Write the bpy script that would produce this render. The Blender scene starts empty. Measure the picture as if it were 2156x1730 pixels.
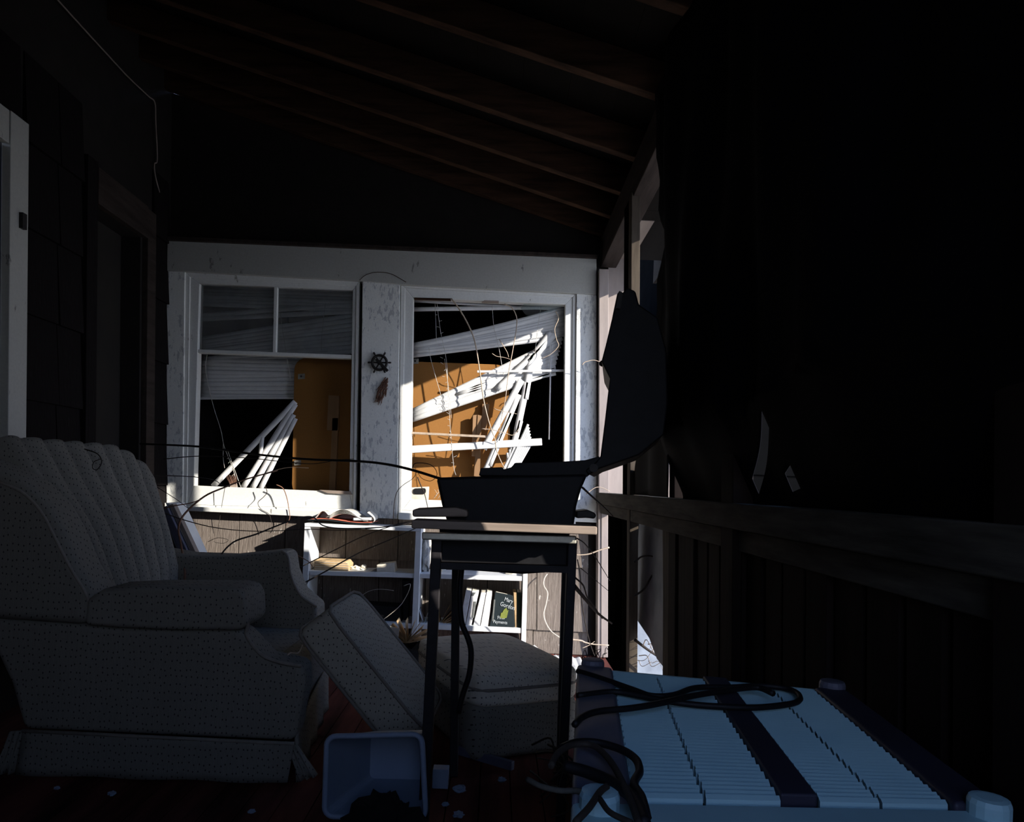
import bpy, bmesh, math, random
from mathutils import Vector, Matrix
random.seed(7)
sc = bpy.context.scene
COL = sc.collection

# ------------------------------------------------------------------ camera
F, TH, EYE = 1497.0, 0.042, 0.95          # focal length in px (2156 wide), roll, eye height
PU, PV = 1045.0, 1020.0                    # where the porch's depth axis vanishes
CT, ST = math.cos(TH), math.sin(TH)
cam = bpy.data.cameras.new('camera'); cam_o = bpy.data.objects.new('camera', cam); COL.objects.link(cam_o)
cam.sensor_fit = 'HORIZONTAL'; cam.sensor_width = 36.0; cam.lens = 36.0 * F / 2156
cam.shift_x = (1078 - PU) / 2156; cam.shift_y = (PV - 865) / 2156
cam.clip_start = 0.02
cam_o.matrix_world = Matrix(((CT, -ST, 0, 0), (0, 0, -1, 0), (ST, CT, 0, EYE), (0, 0, 0, 1)))
sc.camera = cam_o

# ------------------------------------------------------------------ sky, sun, exposure
SUN_DIR = Vector((-1.0, 0.667, -0.48)).normalized()
world = bpy.data.worlds.new('sky'); sc.world = world; world.use_nodes = True
wn, wl = world.node_tree.nodes, world.node_tree.links
wn.clear()
w_out = wn.new('ShaderNodeOutputWorld'); w_bg = wn.new('ShaderNodeBackground')
w_tc = wn.new('ShaderNodeTexCoord'); w_sep = wn.new('ShaderNodeSeparateXYZ'); w_ramp = wn.new('ShaderNodeValToRGB')
wl.new(w_tc.outputs['Generated'], w_sep.inputs[0]); wl.new(w_sep.outputs['Z'], w_ramp.inputs[0])
w_ramp.color_ramp.elements[0].position = 0.0; w_ramp.color_ramp.elements[0].color = (0.66, 0.72, 0.87, 1)
w_ramp.color_ramp.elements[1].position = 0.6; w_ramp.color_ramp.elements[1].color = (0.14, 0.28, 0.66, 1)
wl.new(w_ramp.outputs[0], w_bg.inputs[0]); wl.new(w_bg.outputs[0], w_out.inputs[0])
w_bg.inputs[1].default_value = 2.9
sun = bpy.data.lights.new('sun', 'SUN'); sun_o = bpy.data.objects.new('sun', sun); COL.objects.link(sun_o)
sun.energy = 6.6; sun.color = (1.0, 0.94, 0.86); sun.angle = math.radians(0.55)
sun_o.rotation_euler = SUN_DIR.to_track_quat('-Z', 'Y').to_euler()
sun_o.location = (6, -3, 5)
vs = sc.view_settings
vs.view_transform = 'Standard'; vs.look = 'None'; vs.gamma = 1.0; vs.use_curve_mapping = False
vs.exposure = 0.55

# ------------------------------------------------------------------ measuring helpers
def prm(u, v):
    du, dv = u - PU, v - PV
    return CT * du + ST * dv, -ST * du + CT * dv
def W(u, v, Y):                      # point seen at (u, v) that stands at distance Y
    a, b = prm(u, v)
    return Vector((a * Y / F, Y, EYE - b * Y / F))
def WZ(u, v, z):                     # ... that lies at height z
    b = prm(u, v)[1]
    return W(u, v, (EYE - z) * F / b)
def WX(u, v, x):                     # ... that lies on the plane X = x
    a = prm(u, v)[0]
    return W(u, v, x * F / a)
XR = lambda z: 0.62 - 0.036 * z      # inner face of the leaning right wall
XL = lambda z: -1.85 - 0.033 * z     # inner face of the leaning left wall

# ------------------------------------------------------------------ mesh helpers
class MB:
    def __init__(s): s.v, s.f = [], []
    def add(s, vs_, fs):
        o = len(s.v); s.v += [Vector(p) for p in vs_]; s.f += [tuple(i + o for i in f) for f in fs]; return s
    def prism(s, pts, off):          # planar outline pushed along a vector
        n = len(pts); off = Vector(off); pts = [Vector(p) for p in pts]
        vs_ = pts + [p + off for p in pts]
        fs = [tuple(range(n)), tuple(range(2 * n - 1, n - 1, -1))]
        fs += [(i, i + n, (i + 1) % n + n, (i + 1) % n)[::-1] for i in range(n)]
        return s.add(vs_, fs)
    def hexa(s, p):                  # 8 corners: bottom ring then top ring
        return s.add(p, [(3, 2, 1, 0), (4, 5, 6, 7), (0, 1, 5, 4), (1, 2, 6, 5), (2, 3, 7, 6), (3, 0, 4, 7)])
    def box(s, x0, x1, y0, y1, z0, z1):
        return s.hexa([(x0, y0, z0), (x1, y0, z0), (x1, y1, z0), (x0, y1, z0), (x0, y0, z1), (x1, y0, z1), (x1, y1, z1), (x0, y1, z1)])
    def bar(s, a, b, w, h, up=(0, 0, 1)):   # rectangular bar from a to b
        a, b = Vector(a), Vector(b); d = (b - a).normalized(); up = Vector(up)
        if abs(d.dot(up)) > 0.98: up = Vector((0, 1, 0))
        r = d.cross(up).normalized(); q = r.cross(d).normalized()
        r *= w / 2; q *= h / 2
        return s.hexa([a - r - q, a + r - q, b + r - q, b - r - q, a - r + q, a + r + q, b + r + q, b - r + q])
    def tube(s, pts, r, n=6, cap=True):
        pts = [Vector(p) for p in pts]; m = len(pts)
        rs = r if isinstance(r, (list, tuple)) else [r] * m
        ref = None; rings = []
        for i, p in enumerate(pts):
            d = (pts[min(i + 1, m - 1)] - pts[max(i - 1, 0)])
            d = d.normalized() if d.length > 1e-9 else Vector((0, 0, 1))
            if ref is None:
                ref = d.cross(Vector((0, 1, 0.1)));
                if ref.length < 1e-3: ref = d.cross(Vector((1, 0, 0)))
            ref = (ref - d * ref.dot(d)).normalized(); q = d.cross(ref)
            rings.append([p + (ref * math.cos(2 * math.pi * k / n) + q * math.sin(2 * math.pi * k / n)) * rs[i] for k in range(n)])
        vs_ = [p for r_ in rings for p in r_]
        fs = [(i * n + k, i * n + (k + 1) % n, (i + 1) * n + (k + 1) % n, (i + 1) * n + k) for i in range(m - 1) for k in range(n)]
        if cap: fs += [tuple(range(n - 1, -1, -1)), tuple(range((m - 1) * n, m * n))]
        return s.add(vs_, fs)
    def grid(s, fn, nu, nv):
        vs_ = [fn(i / nu, j / nv) for i in range(nu + 1) for j in range(nv + 1)]
        fs = [(i * (nv + 1) + j, (i + 1) * (nv + 1) + j, (i + 1) * (nv + 1) + j + 1, i * (nv + 1) + j + 1) for i in range(nu) for j in range(nv)]
        return s.add(vs_, fs)
    def slab(s, fn, nu, nv, off):    # a sheet with thickness
        off = Vector(off); o = len(s.v)
        top = [Vector(fn(i / nu, j / nv)) for i in range(nu + 1) for j in range(nv + 1)]
        N = len(top); I = lambda i, j: i * (nv + 1) + j
        fs = [(I(i, j), I(i + 1, j), I(i + 1, j + 1), I(i, j + 1)) for i in range(nu) for j in range(nv)]
        fs += [tuple(N + k for k in f[::-1]) for f in list(fs)]
        rim = [I(i, 0) for i in range(nu)] + [I(nu, j) for j in range(nv)] + [I(i, nv) for i in range(nu, 0, -1)] + [I(0, j) for j in range(nv, 0, -1)]
        fs += [(rim[k], N + rim[k], N + rim[(k + 1) % len(rim)], rim[(k + 1) % len(rim)]) for k in range(len(rim))]
        return s.add(top + [p + off for p in top], fs)
    def pillow(s, C, ax, ay, az, n=12, k=9.0, puff=0.1):   # soft box: half axes ax ay az
        C, ax, ay, az = Vector(C), Vector(ax), Vector(ay), Vector(az)
        for d in range(3):
            for sg in (-1, 1):
                def fn(a, b, d=d, sg=sg):
                    p = [0, 0, 0]; p[d] = sg; p[(d + 1) % 3] = 2 * a - 1; p[(d + 2) % 3] = 2 * b - 1
                    L = sum(abs(t) ** k for t in p) ** (1 / k); p = [t / L for t in p]
                    pz = p[2] * (1 + puff * (1 - p[0] ** 2) * (1 - p[1] ** 2))
                    return C + ax * p[0] + ay * p[1] + az * pz
                s.grid(fn, n, n)
        return s
    def build(s, name, mat, parent=None, bevel=0, seg=2, smooth=False, solid=0, loc=None):
        me = bpy.data.meshes.new(name); o = bpy.data.objects.new(name, me); COL.objects.link(o)
        base = Vector((0, 0, 0))
        if parent is not None:
            o.parent = parent; base = Vector(parent.get('_w', (0, 0, 0)))
            own = Vector((0, 0, 0))
        else:
            lo = Vector((min(p.x for p in s.v), min(p.y for p in s.v), min(p.z for p in s.v)))
            hi = Vector((max(p.x for p in s.v), max(p.y for p in s.v), max(p.z for p in s.v)))
            own = Vector(((lo.x + hi.x) / 2, (lo.y + hi.y) / 2, lo.z)); o.location = own; o['_w'] = tuple(own)
        if parent is not None: o['_w'] = tuple(base)
        me.from_pydata([tuple(p - base - own) for p in s.v], [], s.f)
        bm = bmesh.new(); bm.from_mesh(me)
        bmesh.ops.remove_doubles(bm, verts=bm.verts, dist=1e-6)
        bmesh.ops.recalc_face_normals(bm, faces=bm.faces); bm.to_mesh(me); bm.free()
        me.materials.append(mat)
        if smooth:
            for p in me.polygons: p.use_smooth = True
        if solid:
            m = o.modifiers.new('solid', 'SOLIDIFY'); m.thickness = solid; m.offset = 0
        if bevel:
            m = o.modifiers.new('bevel', 'BEVEL'); m.width = bevel; m.segments = seg; m.limit_method = 'ANGLE'; m.angle_limit = math.radians(40)
            for p in me.polygons: p.use_smooth = seg > 1
            if seg > 1:
                try: m.harden_normals = True
                except Exception: pass
        return o
def empty(name, loc=(0, 0, 0), parent=None):
    o = bpy.data.objects.new(name, None); COL.objects.link(o); o.empty_display_size = 0.05
    if parent is None: o.location = loc; o['_w'] = tuple(loc)
    else:
        o.parent = parent; o['_w'] = tuple(parent['_w'])
    return o
def tag(o, label, cat, group=None):
    o['label'] = label; o['category'] = cat
    if group: o['group'] = group
    return o
def struct(o): o['kind'] = 'structure'; return o
def stuff(o): o['kind'] = 'stuff'; return o
def pp(uv, Y): return [W(u, v, Y) for u, v in uv]
def board(uv, y0, y1, dx=0.0):       # outline on the wall, thickness from y0 to y1
    return MB().prism(pp(uv, y0), (dx, y1 - y0, 0))
def smooth_path(pts, k=4):           # Catmull-Rom
    pts = [Vector(p) for p in pts]
    if len(pts) < 3: return pts
    P = [pts[0] * 2 - pts[1]] + pts + [pts[-1] * 2 - pts[-2]]; out = []
    for i in range(1, len(P) - 2):
        for j in range(k):
            t = j / k; a, b, c, d = P[i - 1], P[i], P[i + 1], P[i + 2]
            out.append(0.5 * (2 * b + (c - a) * t + (2 * a - 5 * b + 4 * c - d) * t * t + (3 * b - a - 3 * c + d) * t ** 3))
    return out + [pts[-1]]

# ------------------------------------------------------------------ materials
def new_mat(name):
    m = bpy.data.materials.new(name); m.use_nodes = True
    nt = m.node_tree; b = nt.nodes['Principled BSDF']
    return m, nt, b
def coords(nt, scale=(1, 1, 1)):
    g = nt.nodes.new('ShaderNodeNewGeometry'); mp = nt.nodes.new('ShaderNodeMapping')
    mp.inputs['Scale'].default_value = scale; nt.links.new(g.outputs['Position'], mp.inputs['Vector'])
    return mp.outputs[0]
def noise(nt, vec, scale, detail=4, rough=0.6):
    n = nt.nodes.new('ShaderNodeTexNoise'); n.inputs['Scale'].default_value = scale
    n.inputs['Detail'].default_value = detail; n.inputs['Roughness'].default_value = rough
    nt.links.new(vec, n.inputs['Vector']); return n.outputs['Fac']
def ramp(nt, fac, stops):
    r = nt.nodes.new('ShaderNodeValToRGB'); els = r.color_ramp.elements
    while len(els) < len(stops): els.new(0.5)
    for e, (p, c) in zip(els, stops): e.position = p; e.color = (c[0], c[1], c[2], 1) if not isinstance(c, (int, float)) else (c, c, c, 1)
    nt.links.new(fac, r.inputs[0]); return r.outputs[0]
def mixc(nt, fac, a, b):
    m = nt.nodes.new('ShaderNodeMix'); m.data_type = 'RGBA'
    if isinstance(fac, (int, float)): m.inputs[0].default_value = fac
    else: nt.links.new(fac, m.inputs[0])
    for i, x in ((6, a), (7, b)):
        if isinstance(x, tuple): m.inputs[i].default_value = (x[0], x[1], x[2], 1)
        else: nt.links.new(x, m.inputs[i])
    return m.outputs[2]
def bump(nt, b, h, strength=0.3, dist=0.01):
    n = nt.nodes.new('ShaderNodeBump'); n.inputs['Strength'].default_value = strength; n.inputs['Distance'].default_value = dist
    nt.links.new(h, n.inputs['Height']); nt.links.new(n.outputs[0], b.inputs['Normal'])
def simple(name, c1, c2=None, rough=0.7, scale=12, stretch=(1, 1, 1), bs=0.15, metal=0.0, spec=0.3):
    m, nt, b = new_mat(name)
    c2 = c2 or tuple(x * 0.8 for x in c1)
    v = coords(nt, stretch); n = noise(nt, v, scale)
    nt.links.new(ramp(nt, n, [(0.3, c1), (0.7, c2)]), b.inputs['Base Color'])
    b.inputs['Roughness'].default_value = rough; b.inputs['Metallic'].default_value = metal
    b.inputs['Specular IOR Level'].default_value = spec
    if bs: bump(nt, b, n, bs, 0.004)
    return m
def peeling(name, paint, bare, thr=0.6, cover=0.08, ps=22):
    m, nt, b = new_mat(name)
    v = coords(nt, (1, 1, 0.35)); n1 = noise(nt, v, ps, 6, 0.7); n2 = noise(nt, coords(nt), 5, 3); n3 = noise(nt, coords(nt), 90, 4)
    mul = nt.nodes.new('ShaderNodeMath'); mul.operation = 'ADD'
    sc_ = nt.nodes.new('ShaderNodeMath'); sc_.operation = 'MULTIPLY'; sc_.inputs[1].default_value = 0.5
    nt.links.new(n2, sc_.inputs[0]); nt.links.new(n1, mul.inputs[0]); nt.links.new(sc_.outputs[0], mul.inputs[1])
    fac = ramp(nt, mul.outputs[0], [(thr + 0.24, 0.0), (thr + 0.24 + cover * 0.3, 1.0)])
    col = mixc(nt, fac, ramp(nt, n3, [(0.3, paint), (0.75, tuple(x * 0.88 for x in paint))]), bare)
    nt.links.new(col, b.inputs['Base Color']); b.inputs['Roughness'].default_value = 0.6
    inv = nt.nodes.new('ShaderNodeMath'); inv.operation = 'SUBTRACT'; inv.inputs[0].default_value = 1.0
    nt.links.new(fac, inv.inputs[1])
    ad = nt.nodes.new('ShaderNodeMath'); ad.operation = 'MULTIPLY_ADD'; ad.inputs[1].default_value = 0.25
    nt.links.new(n3, ad.inputs[0]); nt.links.new(inv.outputs[0], ad.inputs[2])
    bump(nt, b, ad.outputs[0], 0.5, 0.004)
    return m
def shake(name, c1, c2, fleck=(0.55, 0.52, 0.47)):              # combed cedar shake with vertical grooves
    m, nt, b = new_mat(name)
    v = coords(nt, (1, 1, 0.02)); n = noise(nt, v, 160, 3, 0.7); n2 = noise(nt, coords(nt), 7, 3)
    n4 = noise(nt, coords(nt, (1, 1, 0.3)), 70, 2)
    c = mixc(nt, ramp(nt, n2, [(0.35, 0.0), (0.75, 1.0)]), ramp(nt, n, [(0.3, c2), (0.6, c1)]), tuple(x * 0.8 for x in c1))
    c = mixc(nt, ramp(nt, n4, [(0.70, 0.0), (0.74, 0.6)]), c, fleck)
    nt.links.new(c, b.inputs['Base Color']); b.inputs['Roughness'].default_value = 0.9; b.inputs['Specular IOR Level'].default_value = 0.05
    bump(nt, b, n, 0.8, 0.006); return m
def fabric(name, c1, dot):
    m, nt, b = new_mat(name)
    g = nt.nodes.new('ShaderNodeNewGeometry'); d1_ = nt.nodes.new('ShaderNodeVectorMath'); d1_.operation = 'DOT_PRODUCT'; d1_.inputs[1].default_value = (62, 55, 0)
    d2_ = nt.nodes.new('ShaderNodeVectorMath'); d2_.operation = 'DOT_PRODUCT'; d2_.inputs[1].default_value = (0, 16, 42)
    cb = nt.nodes.new('ShaderNodeCombineXYZ')
    nt.links.new(g.outputs['Position'], d1_.inputs[0]); nt.links.new(g.outputs['Position'], d2_.inputs[0])
    nt.links.new(d1_.outputs['Value'], cb.inputs[0]); nt.links.new(d2_.outputs['Value'], cb.inputs[1])
    vo = nt.nodes.new('ShaderNodeTexVoronoi'); vo.voronoi_dimensions = '2D'; vo.inputs['Scale'].default_value = 1.0; vo.inputs['Randomness'].default_value = 0.5
    nt.links.new(cb.outputs[0], vo.inputs['Vector'])
    w = noise(nt, coords(nt, (1, 1, 0.15)), 220, 2); n = noise(nt, coords(nt), 4, 3)
    base = mixc(nt, w, c1, tuple(x * 0.72 for x in c1))
    base = mixc(nt, ramp(nt, n, [(0.35, 0.0), (0.75, 0.5)]), base, tuple(x * 0.7 for x in c1))
    col = mixc(nt, ramp(nt, vo.outputs['Distance'], [(0.09, 0.9), (0.15, 0.0)]), base, dot)
    nt.links.new(col, b.inputs['Base Color']); b.inputs['Roughness'].default_value = 0.95
    b.inputs['Specular IOR Level'].default_value = 0.05
    bump(nt, b, w, 0.3, 0.003); return m
def wood(name, c1, c2, axis='X', rough=0.75, bs=0.3, scale=14):
    st = {'X': (0.12, 1, 1), 'Y': (1, 0.12, 1), 'Z': (1, 1, 0.12)}[axis]
    return simple(name, c1, c2, rough, scale, st, bs, spec=0.08)
def glass(name, tint=(0.9, 0.93, 0.95), dirt=0.12):
    m = bpy.data.materials.new(name); m.use_nodes = True; nt = m.node_tree; nt.nodes.clear()
    o = nt.nodes.new('ShaderNodeOutputMaterial'); t = nt.nodes.new('ShaderNodeBsdfTransparent'); g = nt.nodes.new('ShaderNodeBsdfGlossy')
    d = nt.nodes.new('ShaderNodeBsdfDiffuse'); fr = nt.nodes.new('ShaderNodeFresnel'); mx = nt.nodes.new('ShaderNodeMixShader'); m2 = nt.nodes.new('ShaderNodeMixShader')
    t.inputs[0].default_value = (*tint, 1); g.inputs['Roughness'].default_value = 0.05; d.inputs[0].default_value = (0.5, 0.5, 0.48, 1)
    nz = noise(nt, coords(nt), 9, 4)
    dr = ramp(nt, nz, [(0.3, dirt * 0.4), (0.75, dirt)])
    nt.links.new(dr, m2.inputs[0]); nt.links.new(t.outputs[0], m2.inputs[1]); nt.links.new(d.outputs[0], m2.inputs[2])
    nt.links.new(fr.outputs[0], mx.inputs[0]); nt.links.new(m2.outputs[0], mx.inputs[1]); nt.links.new(g.outputs[0], mx.inputs[2])
    nt.links.new(mx.outputs[0], o.inputs[0]); return m

M = {}
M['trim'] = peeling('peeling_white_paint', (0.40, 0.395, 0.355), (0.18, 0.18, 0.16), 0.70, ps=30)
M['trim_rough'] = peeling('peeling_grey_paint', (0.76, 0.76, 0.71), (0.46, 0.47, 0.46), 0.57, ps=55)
M['sash'] = peeling('white_sash_paint', (0.70, 0.70, 0.66), (0.30, 0.29, 0.25), 0.70)
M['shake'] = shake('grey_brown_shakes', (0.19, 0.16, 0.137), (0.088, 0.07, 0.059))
M['shake_shaded'] = shake('shaded_shakes', (0.011, 0.009, 0.009), (0.006, 0.005, 0.005), (0.03, 0.026, 0.024))  # same shakes sunk near black to carry the left wall's shade
M['corner'] = simple('taupe_paint', (0.29, 0.245, 0.22), (0.225, 0.19, 0.172), 0.6, 25, (1, 1, .2))
M['sheath'] = simple('dark_sheathing', (0.014, 0.011, 0.009), (0.008, 0.006, 0.005), 0.9, 10)
M['rafter'] = wood('rafter_wood', (0.07, 0.036, 0.021), (0.02, 0.011, 0.007), 'X', 0.8, 0.5, 30)
M['roof'] = wood('roof_boards', (0.008, 0.006, 0.005), (0.005, 0.004, 0.003), 'Y')
M['plate'] = wood('plate_wood', (0.045, 0.034, 0.029), (0.02, 0.015, 0.013), 'Y', 0.7, 0.4, 30)
M['soffit'] = wood('soffit_paint', (0.30, 0.25, 0.21), (0.22, 0.18, 0.155), 'Y')
M['rail'] = wood('weathered_rail', (0.085, 0.078, 0.064), (0.03, 0.026, 0.022), 'Y', 0.85, 0.5, 40)
M['stud'] = wood('stud_wood', (0.075, 0.06, 0.044), (0.034, 0.027, 0.021), 'Z', 0.8, 0.4, 30)
M['boards'] = wood('brown_boards', (0.016, 0.010, 0.008), (0.007, 0.005, 0.004), 'Z', 0.85, 0.4, 22)
M['floor'] = wood('worn_red_floor_paint', (0.20, 0.062, 0.045), (0.010, 0.007, 0.006), 'Y', 0.9, 0.3, 7)
M['plastic'] = simple('black_plastic', (0.004, 0.004, 0.006), (0.003, 0.003, 0.004), 0.8, 6, bs=0.2, spec=0.03)
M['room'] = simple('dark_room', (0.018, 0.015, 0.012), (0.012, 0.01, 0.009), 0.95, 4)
M['ground'] = simple('dry_ground', (0.64, 0.57, 0.45), (0.52, 0.46, 0.36), 0.95, 6, bs=0.5)
M['gap_dark'] = simple('near_black_gap', (0.004, 0.004, 0.004), (0.003, 0.003, 0.003), 1.0, 5, spec=0.0)  # near-black that stands in for the dark beyond the gap
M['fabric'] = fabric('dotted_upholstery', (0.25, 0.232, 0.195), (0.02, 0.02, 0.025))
M['fabric_lit'] = fabric('dotted_upholstery_lit', (0.80, 0.73, 0.60), (0.05, 0.05, 0.055))  # same upholstery brightened to stand in for light on the ottoman top
M['fabric_half_lit'] = fabric('dotted_upholstery_half_lit', (0.48, 0.44, 0.36), (0.03, 0.03, 0.035))  # same upholstery, half brightened for light on the loose cushion
M['piping'] = simple('piping_cord', (0.26, 0.23, 0.19), None, 0.95, 60)
M['slat'] = simple('white_blind', (0.66, 0.66, 0.65), (0.58, 0.58, 0.57), 0.45, 15, bs=0.02)
M['cord'] = simple('blind_cord', (0.6, 0.58, 0.52), (0.42, 0.4, 0.35), 0.9, 80)
M['particle'] = simple('hardboard', (0.30, 0.135, 0.032), (0.26, 0.115, 0.027), 0.75, 120, bs=0.1)
M['brace'] = wood('brace_wood', (0.36, 0.22, 0.12), (0.27, 0.16, 0.085), 'Z')
M['metal'] = simple('dull_metal', (0.45, 0.44, 0.40), (0.25, 0.23, 0.2), 0.45, 40, metal=0.6)
M['iron'] = simple('black_iron', (0.03, 0.027, 0.025), (0.018, 0.016, 0.015), 0.55, 30, metal=0.3)
M['grill'] = simple('grill_enamel', (0.010, 0.010, 0.012), (0.006, 0.006, 0.007), 0.6, 20, bs=0.25, spec=0.2)
M['grill_leg'] = simple('grill_frame_paint', (0.018, 0.016, 0.019), (0.011, 0.009, 0.010), 0.6, 30)
M['shelfwood'] = wood('grey_shelf_wood', (0.34, 0.27, 0.22), (0.2, 0.16, 0.13), 'X', 0.8, 0.4, 30)
M['galv'] = simple('galvanised', (0.55, 0.53, 0.44), (0.4, 0.38, 0.3), 0.4, 25, metal=0.5)
M['case'] = simple('bookcase_paint', (0.74, 0.76, 0.76), (0.66, 0.68, 0.69), 0.5, 20, bs=0.05)
M['paper'] = simple('old_paper', (0.72, 0.68, 0.58), (0.58, 0.53, 0.43), 0.9, 30)
M['tan'] = simple('yellowed_pages', (0.56, 0.40, 0.22), (0.42, 0.28, 0.14), 0.9, 35)
M['news'] = simple('newsprint', (0.55, 0.53, 0.48), (0.34, 0.33, 0.31), 0.9, 140)
M['white'] = simple('white_cover', (0.78, 0.78, 0.77), (0.62, 0.62, 0.62), 0.6, 60, bs=0.05)
M['red'] = simple('red_cover', (0.55, 0.16, 0.10), (0.45, 0.12, 0.08), 0.6, 30)
M['black'] = simple('black_cover', (0.018, 0.028, 0.032), (0.012, 0.02, 0.024), 0.55, 20, bs=0.02)
M['olive'] = simple('olive_print', (0.22, 0.25, 0.05), (0.16, 0.19, 0.04), 0.7, 60, bs=0)
M['print'] = simple('pale_print', (0.55, 0.6, 0.62), (0.42, 0.46, 0.48), 0.7, 90, bs=0)
M['dimprint'] = simple('dim_print', (0.20, 0.21, 0.20), (0.12, 0.13, 0.12), 0.7, 90, bs=0)
M['green'] = simple('green_cloth', (0.045, 0.075, 0.05), None, 0.8, 40)
M['device'] = simple('black_device', (0.008, 0.008, 0.009), None, 0.5, 10, bs=0)
M['vine'] = simple('dark_vine', (0.035, 0.026, 0.02), (0.02, 0.015, 0.012), 0.8, 60)
M['vine_red'] = simple('reddish_twig', (0.22, 0.11, 0.065), (0.14, 0.07, 0.045), 0.8, 60)
M['twig'] = simple('pale_twig', (0.50, 0.40, 0.31), (0.36, 0.28, 0.2), 0.8, 60)
M['cable'] = simple('black_cable', (0.006, 0.005, 0.006), None, 0.6, 10, bs=0)
M['palewire'] = simple('pale_cable', (0.55, 0.48, 0.40), None, 0.7, 30)
M['bin'] = simple('pale_bin_plastic', (0.27, 0.32, 0.40), (0.23, 0.28, 0.36), 0.5, 5, bs=0.02)
M['hamper'] = simple('sky_tinted_hamper', (0.36, 0.56, 0.60), (0.31, 0.50, 0.55), 0.5, 10, bs=0.02)  # white plastic with the sky's blue cast put into its colour
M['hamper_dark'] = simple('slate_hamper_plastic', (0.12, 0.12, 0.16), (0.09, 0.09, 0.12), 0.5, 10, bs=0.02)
M['hamper_bar'] = simple('dark_hamper_plastic', (0.035, 0.032, 0.05), (0.025, 0.023, 0.035), 0.5, 10, bs=0.02)
M['debris'] = simple('dirt_clump', (0.012, 0.009, 0.007), (0.006, 0.005, 0.004), 0.95, 40, bs=0.6)
M['panelgrey'] = simple('shade_blue_sheet', (0.26, 0.29, 0.33), (0.15, 0.17, 0.20), 0.7, 8)  # grey-blue of sky-lit shade put into the sheet's colour
M['bristle'] = simple('brown_bristle', (0.16, 0.08, 0.05), (0.09, 0.045, 0.03), 0.9, 80)
M['glass'] = glass('dusty_pane', dirt=0.22)
M['shard'] = glass('glass_shard', (0.85, 0.9, 0.9), 0.08)
M['dropcloth'] = simple('pale_cloth', (0.62, 0.6, 0.55), (0.48, 0.46, 0.42), 0.95, 25)

# ================================================================== THE SETTING
# ground outside
struct(MB().box(-30, 30, -30, 40, -0.42, -0.40).build('ground', M['ground']))

# floor boards
fl = struct(MB().box(-1.95, 0.66, -0.7, 4.07, -0.14, -0.03).build('floor', M['sheath']))
x = -1.93
while x < 0.62:
    MB().box(x, min(x + 0.092, 0.655), -0.7, 4.05, -0.03, 0.0).build('plank', M['floor'], fl)
    x += 0.096

# back wall: sheathing around two window openings, shakes below
wb = MB()
for uv in ([(345, 592), (1264, 622), (1264, 490), (345, 190)], [(345, 590), (405, 592), (405, 1062), (345, 1062)],
           [(745, 600), (862, 605), (858, 1086), (742, 1082)], [(1198, 620), (1264, 622), (1264, 1088), (1196, 1088)],
           [(345, 1046), (1264, 1074), (1266, 1384), (345, 1343)]):
    wb.prism(pp(uv, 4.075), (0, 0.09, 0))
wall_back = struct(wb.build('wall_back', M['sheath']))
rows = [(0.0, 0.133), (0.133, 0.492), (0.492, 0.90)]
for k, (z0, z1) in enumerate(rows):
    xs = [0.555]; x = 0.262 + (0.0 if k == 1 else (-0.02 if k == 0 else 0.12))
    while x > -1.84: xs.append(x); x -= random.uniform(0.24, 0.38)
    xs.append(-1.87)
    for a, b in zip(xs[1:], xs[:-1]):
        sh = -0.034; g = 0.0022; dz = random.uniform(-0.003, 0.003)
        zb, zt = z0 + 0.004 + (dz if k else 0), min(z1 + 0.02, 0.745)
        lean = lambda z: sh * (z - 0.2)
        y1 = random.uniform(-0.002, 0.002)
        MB().hexa([(a + g + lean(zb), 4.044 + y1, zb), (b - g + lean(zb), 4.044 + y1, zb), (b - g + lean(zb), 4.075, zb), (a + g + lean(zb), 4.075, zb),
                   (a + g + lean(zt), 4.062 + y1, zt), (b - g + lean(zt), 4.062 + y1, zt), (b - g + lean(zt), 4.075, zt), (a + g + lean(zt), 4.075, zt)]).build('shingle', M['shake'], wall_back)

# white head board, casings and corner post
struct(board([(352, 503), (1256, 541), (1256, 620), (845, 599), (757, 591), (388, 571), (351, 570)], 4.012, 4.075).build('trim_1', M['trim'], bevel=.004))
struct(board([(351, 570.5), (389, 571.5), (384, 1066), (350, 1061)], 4.022, 4.075).build('trim_2', M['trim_rough'], bevel=.003))
struct(board([(763, 592), (842, 597), (836, 1092), (757, 1089)], 4.02, 4.075).build('trim_3', M['trim_rough'], bevel=.003))
struct(board([(1214, 618), (1256, 621), (1257, 1100), (1210, 1098)], 4.02, 4.075).build('trim_4', M['trim_rough'], bevel=.003))
cp = struct(board([(1262, 566), (1281, 566), (1280, 1384), (1258, 1384)], 3.99, 4.075).build('trim_5', M['corner'], bevel=.003))
board([(1268, 600), (1270, 600), (1268, 1382), (1266, 1382)], 3.984, 3.992).build('bead', M['corner'], cp)
board([(1261.5, 566), (1281, 566), (1282, 1060), (1261, 1060)], 3.955, 3.99).build('shadow_board', M['corner'], cp, bevel=.003)  # added projection, shaped to widen the post's shadow over the casing
struct(board([(352, 497), (1258, 536), (1258, 542), (352, 504)], 3.985, 4.075).build('trim_6', M['plate']))

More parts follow.
